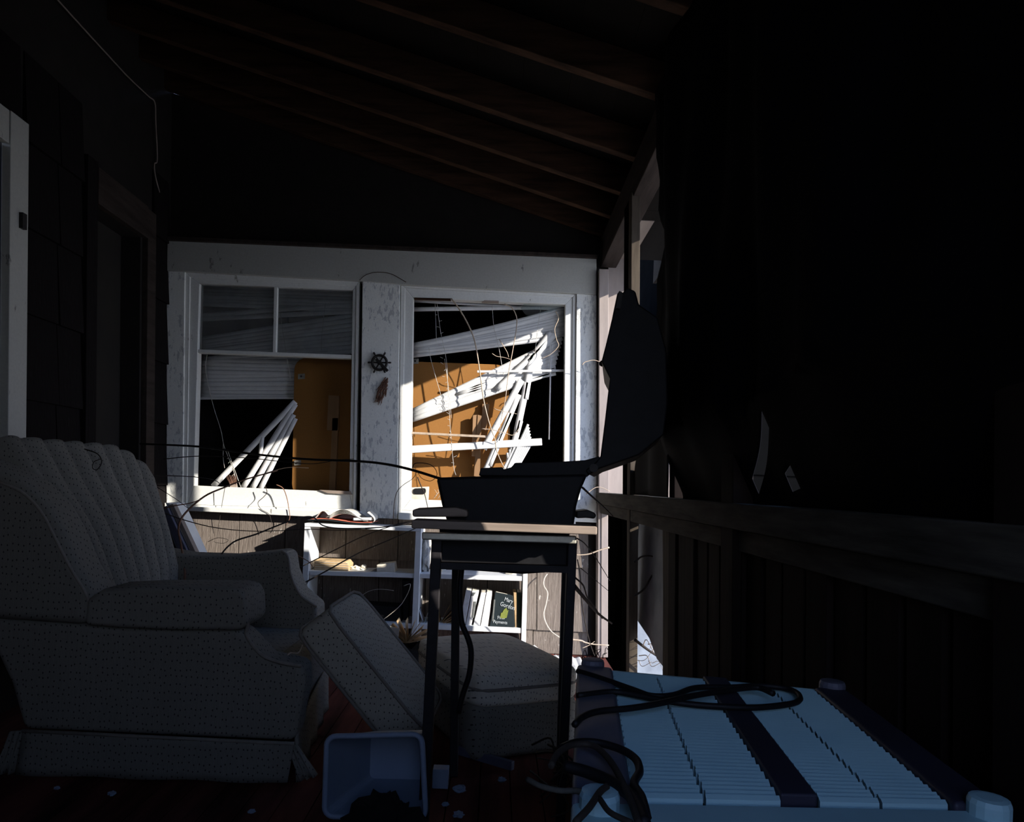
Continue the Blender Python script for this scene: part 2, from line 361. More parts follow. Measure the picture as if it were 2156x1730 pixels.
# left window: outer stop, sash, muntin, panes
def ring(parent, name, mat, o, i, y0, y1, bev=.003):
    for a in range(4):
        b = (a + 1) % 4
        board([o[a], o[b], i[b], i[a]], y0, y1).build(name[a], mat, parent, bevel=bev)
w1 = struct(empty('window_1', W(570, 1075, 4.05)))
o1 = [(389, 572), (757, 591.5), (748, 1078), (384.5, 1067)]
m1 = [(400, 583), (750, 602), (743, 1072), (393, 1062)]
i1 = [(420, 597), (743, 611), (735, 1036), (408, 1022)]
ring(w1, ['head_stop', 'side_stop', 'sill_stop', 'side_stop'], M['sash'], o1, m1, 4.034, 4.11)
ring(w1, ['top_rail', 'stile', 'bottom_rail', 'stile'], M['sash'], m1, i1, 4.042, 4.10)
board([(413, 735), (740, 747), (740, 755), (413, 742)], 4.045, 4.085).build('meeting_rail', M['sash'], w1, bevel=.002)
board([(577, 603), (584, 603), (581, 742), (574, 742)], 4.045, 4.08).build('muntin', M['sash'], w1, bevel=.002)
board([(418, 597), (578, 603), (576, 740), (412, 736)], 4.068, 4.071).build('pane', M['glass'], w1)
board([(583, 603), (742, 611), (739, 748), (580, 742)], 4.068, 4.071).build('pane', M['glass'], w1)
board([(346, 1058), (384, 1066), (760, 1077), (760, 1093), (346, 1073)], 3.99, 4.075).build('window_sill', M['sash'], w1, bevel=.004)
board([(672, 1031), (738, 1034), (741, 1041), (690, 1038)], 4.03, 4.05).build('splinter', M['shelfwood'], w1)
# right window: broken, no panes left but a shard at the head
w2 = struct(empty('window_2', W(1025, 1080, 4.05)))
o2 = [(844, 598), (1213, 618), (1208, 1090), (838, 1080)]
m2 = [(853, 606), (1206, 625), (1202, 1082), (846, 1074)]
i2 = [(870, 627), (1190, 641), (1187, 1062), (864, 1051)]
ring(w2, ['head_stop', 'side_stop', 'sill_stop', 'side_stop'], M['sash'], o2, m2, 4.034, 4.11)
ring(w2, ['top_rail', 'stile', 'bottom_rail', 'stile'], M['sash'], m2, i2, 4.042, 4.10)
board([(838, 1079), (1212, 1092), (1212, 1106), (838, 1093)], 3.99, 4.075).build('window_sill', M['sash'], w2, bevel=.004)
board([(1107, 636), (1188, 641), (1188, 644), (1160, 656), (1108, 664), (1096, 648)], 4.07, 4.073).build('glass_shard', M['shard'], w2)
board([(872, 626), (949, 628), (949, 632), (872, 630)], 4.04, 4.06).build('putty_strip', M['rafter'], w2)
board([(1020, 632), (1050, 633), (1050, 637), (1014, 636)], 4.04, 4.06).build('putty_strip', M['shelfwood'], w2)

# the room behind the windows
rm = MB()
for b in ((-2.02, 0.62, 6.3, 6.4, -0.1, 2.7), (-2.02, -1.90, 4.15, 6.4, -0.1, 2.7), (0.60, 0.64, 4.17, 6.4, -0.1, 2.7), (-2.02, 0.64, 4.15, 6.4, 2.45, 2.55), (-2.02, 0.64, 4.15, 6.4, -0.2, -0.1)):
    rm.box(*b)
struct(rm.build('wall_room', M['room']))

# left house wall with a doorway and a window, shakes in courses
def LP(y, z, off=0.0): return Vector((XL(z) + off, y, z))
def lpan(y0, y1, z0, z1, o0, o1):
    return MB().hexa([LP(y0, z0, o0), LP(y0, z0, o1), LP(y1, z0, o1), LP(y1, z0, o0), LP(y0, z1, o0), LP(y0, z1, o1), LP(y1, z1, o1), LP(y1, z1, o0)])
wl_ = MB()
for y0, y1, z0, z1 in ((-0.7, 1.9, -.05, 3.40), (1.9, 2.70, -.05, .85), (1.9, 2.70, 2.2, 3.40), (2.70, 3.28, -.05, 3.40), (3.28, 3.76, 2.17, 3.40), (3.76, 4.10, -.05, 3.40)):
    t = lpan(y0, y1, z0, z1, -0.10, 0.0); wl_.add(t.v, t.f)
wall_left = struct(wl_.build('wall_left', M['sheath']))
for k in range(-1, 6):
    z0 = 0.87 + 0.34 * (k - 1)
    if z0 < -0.2: continue
    cols = [(2.80, 3.02), (3.02, 3.195), (3.85, 4.04)]
    ya = -0.55 + .09 * (k % 2)
    while ya < 1.75: cols.append((ya, min(ya + .3, 1.78))); ya += .3
    if z0 + .34 < 0.70 or z0 > 2.2: cols += [(1.80, 2.10), (2.10, 2.42), (2.42, 2.78)]
    if z0 > 2.3: cols += [(3.21, 3.5), (3.5, 3.83)]
    for y0, y1 in cols:
        zz0, zz1 = max(z0, 0.01), min(z0 + 0.35, 2.95); j = random.uniform(-.01, .01)
        MB().hexa([LP(y0 + .003, zz0, 0), LP(y0 + .003, zz0, .022), LP(y1 - .003 + j, zz0, .022), LP(y1 - .003 + j, zz0, 0),
                   LP(y0 + .003, zz1, 0), LP(y0 + .003, zz1, .006), LP(y1 - .003, zz1, .006), LP(y1 - .003, zz1, 0)]).build('shingle', M['shake_shaded'], wall_left)
d1 = struct(empty('door_1', LP(3.52, 0)))
lpan(3.20, 3.285, 0, 2.36, 0.0, 0.03).build('casing', M['shake_shaded'], d1, bevel=.003)
lpan(3.755, 3.845, 0, 2.33, 0.0, 0.03).build('casing', M['plate'], d1, bevel=.003)
lpan(3.285, 3.755, 2.17, 2.34, 0.0, 0.032).build('casing', M['plate'], d1, bevel=.003)
lpan(3.285, 3.305, 0, 2.17, -0.10, 0.0).build('jamb', M['plate'], d1)
lpan(3.735, 3.755, 0, 2.17, -0.10, 0.0).build('jamb', M['sheath'], d1)
lpan(3.24, 3.80, 0.0, 2.24, -0.135, -0.102).build('door_panel', M['room'], d1)
w3 = struct(empty('window_3', LP(2.3, 0.85)))
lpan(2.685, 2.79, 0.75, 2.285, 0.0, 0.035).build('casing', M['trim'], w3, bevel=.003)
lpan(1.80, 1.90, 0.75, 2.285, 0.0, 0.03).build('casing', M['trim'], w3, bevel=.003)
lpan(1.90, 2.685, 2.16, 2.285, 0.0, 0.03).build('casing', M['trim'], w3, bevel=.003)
lpan(1.80, 2.79, 0.70, 0.76, 0.0, 0.06).build('window_sill', M['trim'], w3, bevel=.003)
lpan(2.62, 2.685, 0.76, 2.16, -0.05, -0.01).build('stile', M['trim'], w3, bevel=.003)
lpan(1.90, 2.62, 0.76, 2.16, -0.04, -0.03).build('pane', M['device'], w3)
lpan(2.735, 2.76, 1.86, 1.92, 0.035, 0.05).build('bracket', M['iron'], w3)

# right porch wall: plate, rail, studs, boards below the rail, black sheeting above
wall_right = struct(empty('wall_right', (0.62, 1.0, 0)))
def RP(y, z, off=0.0): return Vector((XR(z) + off, y, z))
def rpan(y0, y1, z0, z1, o0, o1, zz=None):
    return MB().hexa([RP(y0, z0, o0), RP(y0, z0, o1), RP(y1, z0, o1), RP(y1, z0, o0), RP(y0, z1, o0), RP(y0, z1, o1), RP(y1, z1, o1), RP(y1, z1, o0)])
MB().hexa([RP(-0.7, 2.27, 0), RP(-0.7, 2.27, .09), RP(4.05, 2.21, .09), RP(4.05, 2.21, 0), RP(-0.7, 2.40, 0), RP(-0.7, 2.40, .09), RP(4.05, 2.37, .09), RP(4.05, 2.37, 0)]).build('plate', M['plate'], wall_right, bevel=.004)
rpan(-0.7, 4.0, 0.868, 0.93, -0.025, 0.085).build('rail_cap', M['rail'], wall_right, bevel=.004)
rpan(-0.7, 3.97, 0.815, 0.866, -0.005, 0.07).build('rail_board', M['rail'], wall_right, bevel=.003)
rpan(3.142, 3.275, 0.0, 2.24, -0.004, 0.03).build('stud', M['gap_dark'], wall_right, bevel=.003)
rpan(3.075, 3.14, 0.0, 2.24, -0.008, 0.03).build('stud', M['stud'], wall_right, bevel=.003)
for y in (1.70, 0.72, -0.25):
    rpan(y, y + 0.09, 0.0, 2.25, -0.02, 0.03).build('stud', M['boards'], wall_right, bevel=.003)
rpan(2.42, 2.49, 0.93, 2.25, 0.02, 0.08).build('stud', M['boards'], wall_right, bevel=.003)
y = 2.55; first = True
while y > 0.4:
    w = random.uniform(0.092, 0.112)
    t = random.uniform(0.0, 0.012)
    rpan(y - w, y - 0.012, 0.0, 0.82, 0.0 + t, 0.028).build('plank', M['boards'] if not first else M['stud'], wall_right, bevel=.002)
    y -= w + random.uniform(0.0, 0.01); first = False
rpan(-0.7, 0.4, 0.0, 0.82, 0.0, 0.028).build('lower_skin', M['boards'], wall_right)
rpan(-0.7, 2.56, -0.05, 0.86, 0.03, 0.045).build('outer_skin', M['sheath'], wall_right)
# unseen front wall added behind the camera; its high opening lights the hamper
wf = MB()
FY = -0.6
for b in ((-2.0, -0.25, 0, 3.4), (0.52, 0.70, 0, 3.2), (-0.25, 0.52, 2.0, 3.4), (-0.25, 0.52, 0, 0.85)):
    wf.box(b[0], b[1], FY - .1, FY, b[2], b[3])
struct(wf.build('wall_light_mask', M['sheath']))

# roof: rafters, boards, eave
RZ = lambda x: 2.37 - 0.29 * (x - 0.54)
ceiling = struct(empty('ceiling', (-0.6, 1.0, 2.3)))
for y in (4.0, 3.72, 3.42, 3.06, 2.58, 2.12, 1.64, 1.18, 0.7, 0.22, -0.3):
    xa, xb, h = -2.02, 0.86, 0.125
    if y == 4.0: h = 0.10
    MB().hexa([(xa, y - .022, RZ(xa)), (xb, y - .022, RZ(xb)), (xb, y + .022, RZ(xb)), (xa, y + .022, RZ(xa)),
               (xa, y - .022, RZ(xa) + .125), (xb, y - .022, RZ(xb) + .125), (xb, y + .022, RZ(xb) + .125), (xa, y + .022, RZ(xa) + .125)]).build('rafter', M['rafter'], ceiling, bevel=.003)
x = -2.05
while x < 0.88:
    x2 = min(x + 0.19, 0.90)
    MB().hexa([(x + .001, -0.8, RZ(x) + .126), (x2, -0.8, RZ(x2) + .126), (x2, 4.2, RZ(x2) + .126), (x + .001, 4.2, RZ(x) + .126),
               (x + .001, -0.8, RZ(x) + .15), (x2, -0.8, RZ(x2) + .15), (x2, 4.2, RZ(x2) + .15), (x + .001, 4.2, RZ(x) + .15)]).build('roof_board', M['roof'], ceiling)
    x += 0.19
MB().hexa([(-2.06, -0.82, RZ(-2.06) + .151), (0.92, -0.82, RZ(.92) + .151), (0.92, 4.25, RZ(.92) + .151), (-2.06, 4.25, RZ(-2.06) + .151),
           (-2.06, -0.82, RZ(-2.06) + .165), (0.92, -0.82, RZ(.92) + .165), (0.92, 4.25, RZ(.92) + .165), (-2.06, 4.25, RZ(-2.06) + .165)]).build('roofing', M['roof'], ceiling)
MB().box(0.885, 0.905, -0.82, 4.25, 2.19, 2.40).build('fascia', M['roof'], ceiling)
MB().box(0.635, 0.715, 3.46, 4.05, 2.262, 2.278).build('soffit', M['soffit'], ceiling)
MB().box(0.717, 0.885, 3.46, 4.05, 2.264, 2.278).build('soffit', M['roof'], ceiling)  # soffit strips from here on coloured near black as shade past the stud
MB().box(0.635, 0.885, 3.337, 3.458, 2.264, 2.278).build('soffit', M['roof'], ceiling)
MB().box(0.635, 0.885, -0.82, 3.335, 2.264, 2.278).build('soffit', M['roof'], ceiling)

# the house wing seen past the corner, with an open crawl space under it
wo = struct(empty('wall_outer', (0.72, 4.1, 0)))
board([(1281, 380), (1328, 380), (1331, 1046), (1281, 1046)], 4.05, 4.45).build('siding', M['corner'], wo)
board([(1325, 380), (1332.5, 380), (1335, 1046), (1328, 1046)], 4.03, 4.5).build('corner_board', M['sash'], wo)
cr = MB()
cr.box(0.632, 0.80, 4.6, 4.64, -.4, .95); cr.box(0.80, 0.83, 4.06, 4.64, -.4, .93); cr.box(0.632, 0.645, 4.08, 4.64, -.4, .95); cr.box(0.632, .83, 4.06, 4.64, .925, .945)
cr.build('crawl_space', M['gap_dark'], wo)
# invented near-black building, added so the view through the gap stays dark
nb = struct(empty('wall_gap_backdrop', (2.2, 6.5, -0.4)))
MB().box(1.235, 4.5, 5.1, 9.5, -0.4, 4.2).build('siding', M['gap_dark'], nb)
MB().box(1.10, 4.6, 5.0, 9.6, 4.2, 4.35).build('eave', M['gap_dark'], nb)
for k in range(9):
    MB().box(1.24, 4.4, 5.085, 5.1, -0.4 + k * .5, 0.08 + k * .5).build('clapboard', M['gap_dark'], nb)
MB().box(1.225, 1.28, 5.06, 5.1, -.4, 2.1).build('corner_board', M['soffit'], nb)  # tan strip added for the bright sliver at the sheeting's edge

# ================================================================== THINGS
# black sheeting over the upper right wall
def sheet_pt(y, z):
    fold = 0.018 * math.sin(y * 9 + 1.5 * math.sin(z * 2.2)) + 0.01 * math.sin(y * 23 + z * 3)
    off = -0.062 + 0.10 * max(0.0, min(1.0, (1.16 - z) / 0.22)); k_ = 1 if z > 1.16 else .35
    return Vector((XR(z) + off + fold * k_ * min(1, (2.4 - y) * 4 + .3), y, z))
ysr = [-0.65 + .06 * k for k in range(34)] + [1.36 + .012 * k for k in range(30)] + [1.72 + .04 * k for k in range(16)] + [2.36]
ysr = sorted(set(round(y_, 3) for y_ in ysr if y_ <= 2.36))
zsr = [0.925] + [0.935 + .012 * k for k in range(18)] + [1.16 + .045 * k for k in range(26)]
def edge_y(z):
    return 2.36 + 0.018 * math.sin(z * 9) + 0.012 * math.sin(z * 31) - (0.06 * math.exp(-((z - 1.75) / 0.08) ** 2))
def tear(y, z):
    zc = 1.085 - (y - 1.49) * .67
    return (1.46 < y < 1.66 and abs(z - 1.085) < .014) or (1.43 < y < 1.475 and .955 < z < 1.0)
sm = MB(); vv, ff = [], []; nz_ = len(zsr)
for y_ in ysr:
    for z_ in zsr:
        e_ = edge_y(z_); yy = y_ if y_ < 2.1 else 2.1 + (y_ - 2.1) * (e_ - 2.1) / .26
        w_ = max(0, min(1, (z_ - .925) / .14)) if z_ < 1.065 else max(0, 1 - max(0, z_ - 1.12) / .4)
        vv.append(sheet_pt(yy, z_ - (max(1.40, min(1.70, yy)) - 1.49) * .67 * w_ * max(0, min(1, (yy - 1.1) / .3, (2.1 - yy) / .3))))
for i in range(len(ysr) - 1):
    for j in range(nz_ - 1):
        if tear((ysr[i] + ysr[i + 1]) / 2, (zsr[j] + zsr[j + 1]) / 2): continue
        ff.append((i * nz_ + j, (i + 1) * nz_ + j, (i + 1) * nz_ + j + 1, i * nz_ + j + 1))
sm.add(vv, ff)
def flap(a, b):                      # corner of the sheeting that sags across the opening above the rail
    y = 2.33 + .76 * a; zt_ = 1.66 - .90 * (y - 2.36) + .02 * math.sin(y * 21); z = .932 + (max(zt_, .95) - .932) * b
    return Vector((XR(z) - .03 + .05 * a + .008 * math.sin(y * 14), y, z))
sm.grid(flap, 24, 14)
tag(sm.build('plastic_sheet', M['plastic'], smooth=True, solid=0.002), 'torn black plastic sheeting hung along the right porch wall', 'plastic sheet')

# sheets outside below the rail, coloured as sky-lit shade
ls = empty('metal_sheet', W(1375, 1410, 4.3))
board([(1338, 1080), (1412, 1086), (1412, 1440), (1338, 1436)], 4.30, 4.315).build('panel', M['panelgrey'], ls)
board([(1338, 1076), (1412, 1082), (1412, 1090), (1338, 1084)], 4.285, 4.32).build('edge_strip', M['stud'], ls)
tag(ls, 'pale sheet painted shade-blue standing outside below the porch rail', 'sheet')
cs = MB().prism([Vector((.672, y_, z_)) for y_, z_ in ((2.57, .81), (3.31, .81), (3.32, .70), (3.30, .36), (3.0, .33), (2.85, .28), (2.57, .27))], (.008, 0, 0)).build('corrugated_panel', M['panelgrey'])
tag(cs, 'blue-grey panel fixed outside the rail, seen through the gap', 'panel')
# crawl-space side post beside it
tag(board([(1400, 1092), (1412, 1095), (1412, 1412), (1402, 1412)], 2.56, 2.60).build('end_post', M['stud'], bevel=.003), 'thin bare wooden post ending the vertical board wall', 'post')

# ---------------------------------------------------------------- armchair
ch = empty('armchair', (-1.15, 2.55, 0))
tag(ch, 'channel-backed upholstered armchair in dotted fabric without its seat cushion', 'armchair')
NYs = 2.17
board([(-90, 1296), (0, 1303), (250, 1320), (500, 1324), (522, 1345), (560, 1386), (636, 1402), (641, 1440), (619, 1562), (47, 1537), (20, 1440), (-15, 1365), (-60, 1330)], NYs, NYs + .12).build('side_panel', M['fabric'], ch, bevel=.022, seg=4)
arm = board([(180, 1262), (215, 1240), (300, 1236), (480, 1236), (508, 1242), (518, 1262), (521, 1312), (505, 1328), (350, 1327), (250, 1322), (176, 1316)], NYs - .035, NYs + .15).build('arm', M['fabric'], ch, bevel=.038, seg=5)
MB().tube(smooth_path(pp([(512, 1243), (519, 1262), (521, 1318), (518, 1334), (535, 1362), (560, 1384), (600, 1396), (634, 1402)], NYs - .012)), .006).build('piping', M['piping'], arm, smooth=True)
board([(-90, 1300), (178, 1318), (196, 1250), (160, 1188), (132, 1118), (100, 1062), (50, 1012), (0, 984), (-90, 950)], NYs - .02, NYs + .13).build('wing', M['fabric'], ch, bevel=.035, seg=5)
MB().tube(smooth_path(pp([(0, 1015), (45, 1035), (85, 1075), (115, 1130), (148, 1195), (180, 1248), (195, 1290), (205, 1316)], NYs - .02)), .005).build('piping', M['piping'], ch, smooth=True)
# backrest with vertical channels
def back_pt(s, t):
    y = 2.26 + 0.69 * s
    X0 = -1.215 - 0.075 * s; z0 = 0.40 + 0.03 * s
    zt = 1.035 - 0.10 * max(0, (s - .62) / .38) ** 2
    X1 = -1.60 + 0.16 * s
    tt = min(t / 0.9, 1.0)
    X = X0 + (X1 - X0) * (tt ** 1.1); z = z0 + (zt - z0) * tt
    if t > 0.9:
        a = (t - 0.9) / 0.1 * math.pi * .75
        X -= 0.07 * math.sin(a * .66); z -= 0.05 * (1 - math.cos(a))
    side = min(s, 1 - s); ph = s + 0.02 * math.sin(t * 10.5) * min(1, side * 9)
    ch_ = abs(math.sin(math.pi * 8 * ph)) ** .6
    b = 0.036 * ch_ * min(1, t * 5) * (1 if t < .8 else max(0.15, 1 - (t - .8) * 5))
    edge = -0.06 * max(0, 1 - side / .06) ** 2
    n = Vector((.86, 0, .5))
    return Vector((X, y, z)) + n * (b + edge)
MB().slab(back_pt, 108, 40, (-.17, 0, -.06)).build('backrest', M['fabric'], ch, smooth=True)
# far arm
fa = board([(330, 1158), (388, 1168), (480, 1171), (560, 1163), (594, 1159), (607, 1168), (612, 1204), (630, 1246), (667, 1277), (667, 1335), (650, 1470), (330, 1455)], 2.95, 3.10).build('arm', M['fabric'], ch, bevel=.03, seg=4)
MB().tube(smooth_path(pp([(592, 1159), (606, 1170), (611, 1204), (620, 1230), (636, 1256), (667, 1277)], 2.945)), .007).build('piping', M['piping'], fa, smooth=True)
MB().pillow((-0.97, 2.62, 0.235), (.28, 0, 0), (0, .34, 0), (0, 0, .095), puff=-.12).build('seat_deck', M['fabric'], ch, smooth=True)
MB().pillow((-0.70, 2.62, 0.215), (.035, 0, 0), (0, .36, 0), (0, 0, .115), k=7, puff=0).build('front_apron', M['fabric'], ch, smooth=True)
# skirt: pleated panels hanging to the floor
def skirt(uvs, y, amp, name='skirt'):
    a, b, c, d = [W(u, v, y) for u, v in uvs]      # top-left, top-right, bottom-right, bottom-left
    def fn(s, t):
        p = (a * (1 - s) + b * s) * (1 - t) + (d * (1 - s) + c * s) * t
        p = p + Vector((0, -amp * t * (0.6 + math.sin(s * 17)), 0)); p.z = max(p.z, .004); return p
    MB().slab(fn, 24, 5, (0, .008, 0)).build(name, M['fabric'], ch, smooth=True)
skirt([(47, 1537), (618, 1564), (604, 1648), (32, 1630)], NYs - .004, .006)
skirt([(600, 1560), (626, 1570), (668, 1632), (632, 1642)], 2.20, .01)
skirt([(20, 1540), (50, 1538), (30, 1630), (-12, 1625)], 2.18, .01)
def fskirt(a, b): return Vector((-.585 - .09 * a + .012 * b + .006 * b * math.sin(a * 30), 2.20 + .80 * a, .165 * (1 - b) + .004))
MB().slab(fskirt, 30, 5, (-.008, 0, 0)).build('skirt', M['fabric'], ch, smooth=True)
MB().tube(pp([(47, 1538), (340, 1552), (619, 1565)], NYs - .006), .006).build('piping', M['piping'], ch, smooth=True)

# seat cushion slid off the chair
B, A, Cc = W(690, 1283, 2.35), W(622, 1335, 2.35), W(893, 1535, 2.35)
la = (Cc - B) / 2; th = (A - B) / 2; dep = Vector((0.02, .165, 0.01))
sc_o = MB().pillow(B + la + th + dep, la * 1.02, dep, th, n=16, k=10, puff=.06).build('seat_cushion', M['fabric_half_lit'], smooth=True)
tag(sc_o, 'loose chair seat cushion leaning on its end against the armchair front', 'cushion')
for off in (-1, 1):
    pts = []
    for k in range(41):
        a = 2 * math.pi * k / 40; ca, sa = math.cos(a), math.sin(a)
        q = 10 ** 0; L = (abs(ca) ** 10 + abs(sa) ** 10) ** .1
        pts.append(B + la + th + dep + la * 1.02 * (ca / L) + dep * (sa / L) + th * off * .93)
    MB().tube(pts, .006, 6, False).build('piping', M['piping'], sc_o, smooth=True)
# ottoman
rz = math.radians(-65)
ax = Vector((math.cos(rz), math.sin(rz), 0)) * .325; ay = Vector((-math.sin(rz), math.cos(rz), 0)) * .215
ot = empty('ottoman', (0.014, 2.765, 0))
tag(ot, 'low square ottoman in dotted fabric standing behind the grill legs', 'ottoman')
MB().pillow((0.014, 2.765, 0.245), ax, ay, (0, 0, .06), n=16, k=8, puff=.45).build('top_cushion', M['fabric_lit'], ot, smooth=True)
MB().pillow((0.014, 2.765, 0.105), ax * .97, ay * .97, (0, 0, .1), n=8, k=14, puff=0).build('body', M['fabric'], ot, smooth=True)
pts = []
for k in range(49):
    a = 2 * math.pi * k / 48; L = (abs(math.cos(a)) ** 8 + abs(math.sin(a)) ** 8) ** .125
    pts.append(Vector((0.014, 2.765, .252)) + ax * 1.0 * math.cos(a) / L + ay * math.sin(a) / L)
MB().tube(pts, .006, 6, False).build('piping', M['piping'], ot, smooth=True)

# ---------------------------------------------------------------- gas grill with its lid thrown open
GY = 1.95
gr = empty('gas_grill', (0.05, 2.15, 0))
tag(gr, 'rusty black gas grill on thin legs with its lid standing open', 'grill')
fb = pp([(918, 1005), (985, 1003), (1238, 998), (1224, 1030), (1214, 1066), (1208, 1112), (944, 1108), (930, 1062)], GY)
MB().prism(fb, (0, .40, 0)).build('firebox', M['grill'], gr, bevel=.01)
board([(1008, 1001), (1012, 985), (1058, 983), (1060, 988), (1078, 983), (1084, 974), (1190, 971), (1238, 968), (1262, 960), (1268, 975), (1252, 990), (1236, 1004)], GY + .01, GY + .39).build('cooking_grate', M['grill'], gr, bevel=.003)
lid = board([(1300, 614), (1308, 619), (1320, 604), (1338, 612), (1345, 640), (1385, 668), (1404, 740), (1406, 850), (1398, 915), (1345, 958), (1300, 974), (1262, 987), (1240, 1000), (1232, 990), (1255, 972), (1264, 960), (1274, 880), (1281, 819), (1284, 796), (1266, 761), (1275, 727), (1288, 672)], GY, GY + .38, .065).build('lid', M['grill'], gr, bevel=.006)
board([(1304, 612), (1312, 616), (1306, 650), (1297, 648)], GY - .015, GY + .02).build('thermometer_bracket', M['iron'], lid)
MB().tube([W(1268, 765, GY + .05), W(1268, 765, GY + .33)], .009, 8).build('handle', M['iron'], lid, smooth=True)
MB().tube([W(1250, 985, GY - .012), W(1250, 985, GY + .012)], .012, 10).build('hinge_pin', M['iron'], gr)
# slatted side shelf
sp0, sp1 = W(868, 1096, GY - .10), W(1256, 1110, GY - .10)
for k in range(3):
    o_ = Vector((0, .034 * k, 0))
    MB().bar(sp0 + o_ + Vector((0, 0, -.008)), sp1 + o_ + Vector((0, 0, -.008)), .030, .022).build('shelf_slat', M['shelfwood'], gr, bevel=.004)
blk = board([(868, 1072), (960, 1068), (984, 1074), (985, 1088), (868, 1088)], GY - .07, GY + .06).build('side_burner', M['shelfwood'], gr, bevel=.006)
board([(1214, 1076), (1238, 1073), (1252, 1079), (1256, 1085), (1252, 1092), (1234, 1090), (1214, 1091)], GY + .1, GY + .2).build('rear_bracket', M['iron'], gr, bevel=.004)
board([(888, 1120), (1214, 1128), (1214, 1145), (888, 1136)], GY - .05, GY - .035).build('front_rail', M['galv'], gr, bevel=.004)
board([(925, 1112), (1200, 1116), (1192, 1205), (1160, 1204), (1100, 1208), (928, 1196)], GY + .02, GY + .035).build('skirt_panel', M['grill'], gr)
board([(928, 1184), (1196, 1192), (1195, 1206), (928, 1198)], GY - .02, GY + .02).build('cross_bar', M['grill_leg'], gr)
def leg(u0, v0, u1, wpx, y):
    a = W(u0, v0, y); b = W(u1, v0 + 350, y); d = (b - a); b = a + d * (a.z / -d.z); b.z = 0.0; b2 = a + (b - a) * .999
    MB().bar(a, b2, wpx * y / F, .03, (0, 1, 0)).build('leg', M['grill_leg'], gr, bevel=.003)
leg(921, 1128, 904, 22, GY); leg(961, 1150, 957, 17, GY + .36); leg(1205, 1136, 1190, 19, GY); leg(1192, 1150, 1182, 15, GY + .36)
MB().tube(smooth_path([W(u, v, GY + .12) for u, v in [(975, 1170), (970, 1215), (968, 1260), (972, 1310), (986, 1345), (992, 1375), (988, 1420), (975, 1460), (965, 1500)]]), .0085, 8).build('gas_hose', M['cable'], gr, smooth=True)

# ---------------------------------------------------------------- bookcase (tall left bay, low right bay)
BY, BYB = 3.82, 4.035
bc = empty('bookcase', W(870, 1385, 3.93)); bc.location.z = 0; bc['_w'] = tuple(bc.location)
tag(bc, 'white painted open bookcase under the windows, low on its right side', 'bookcase')
def bboard(uv, name, y0=BY, y1=BYB): board(uv, y0, y1).build(name, M['case'], bc, bevel=.002)
bboard([(641, 1101), (887, 1112), (887, 1119), (641, 1108)], 'top_board', BY - .003, BYB)
bboard([(641, 1108), (653, 1108.5), (642, 1374), (630, 1373)], 'upright')
bboard([(875, 1118), (887, 1119), (877, 1384), (864, 1383)], 'upright')
bboard([(638, 1201), (1102, 1213), (1102, 1223), (638, 1210)], 'shelf', BY + .004, BYB - .004)
bboard([(634, 1302), (1100, 1322), (1099, 1333), (633, 1313)], 'shelf', BY + .004, BYB - .004)
bboard([(1101, 1207), (1111, 1207), (1106, 1393), (1096, 1392)], 'upright')

# things on and in the bookcase
def book(uv, mat, label, y0=3.84, y1=3.965, pages=True, name='book', group=None):
    e = board(uv, y0, y1).build(name, mat, bevel=.002)
    tag(e, label, 'book', group)
    if pages:
        a, b, c, d = uv[:4]
        board([(a[0] + 1.5, a[1] - .6), (b[0] - 1.5, b[1] - .6), (b[0] - 1.5, b[1] + 2), (a[0] + 1.5, a[1] + 2)], y0 + .008, y1 - .006).build('pages', M['paper'], e)
    return e
book([(981, 1242), (992, 1243.5), (979, 1316), (967, 1315)], M['white'], 'leftmost plain white paperback leaning in the low bookcase bay')
b2 = book([(993.5, 1244), (1008, 1247), (992, 1317), (980.5, 1316)], M['white'], 'white paperback with grey marks on its spine, second from left')
for a in ((995.5, 1247, 1000, 1254), (998, 1266, 1001, 1300)):
    board([(a[0], a[1]), (a[2] + 2, a[1]), (a[2] - 3, a[3]), (a[0] - 4, a[3])], 3.8375, 3.8405).build('spine_print', M['dimprint'], b2)
book([(1013, 1247), (1023, 1247.5), (1010, 1317.5), (996, 1317)], M['white'], 'white paperback third from left in the low bookcase bay')
book([(1024.5, 1246), (1036, 1249), (1028, 1318), (1011.5, 1317.5)], M['white'], 'white paperback next to the black lettered book')
bk = book([(1043, 1246), (1080, 1254), (1084, 1320), (1031, 1318)], M['black'], 'black paperback with pale lettering and a green figure on its cover', 3.832, 3.862)
board([(1040, 1262), (1043, 1262), (1039, 1308), (1036, 1307)], 3.8305, 3.834).build('spine_print', M['dimprint'], bk)
board([(1061, 1283), (1066, 1279), (1069, 1286), (1071, 1282), (1067, 1300), (1059, 1302), (1053, 1300), (1055, 1290), (1058, 1289)], 3.829, 3.8325).build('figure_print', M['olive'], bk)
def lettering(body, u, v, hpx, Y, mat, parent, rot=0.0, shear=0.0, sx=1.0):
    cu = bpy.data.curves.new('lettering', 'FONT'); cu.body = body; cu.size = hpx * Y / F * 1.4; cu.extrude = .0003; cu.shear = shear; cu.resolution_u = 3
    tmp = bpy.data.objects.new('lettering_tmp', cu); COL.objects.link(tmp)
    dg = bpy.context.evaluated_depsgraph_get(); me = bpy.data.meshes.new_from_object(tmp.evaluated_get(dg))
    bpy.data.objects.remove(tmp, do_unlink=True)
    o = bpy.data.objects.new('lettering', me); COL.objects.link(o); me.materials.clear(); me.materials.append(mat)
    o.parent = parent; p = W(u, v, Y) - Vector(parent['_w'])
    o.matrix_local = Matrix.Translation(p) @ Matrix.Rotation(-rot, 4, 'Y') @ Matrix.Rotation(math.pi / 2, 4, 'X') @ Matrix.Diagonal((sx, 1, 1, 1))
    return o
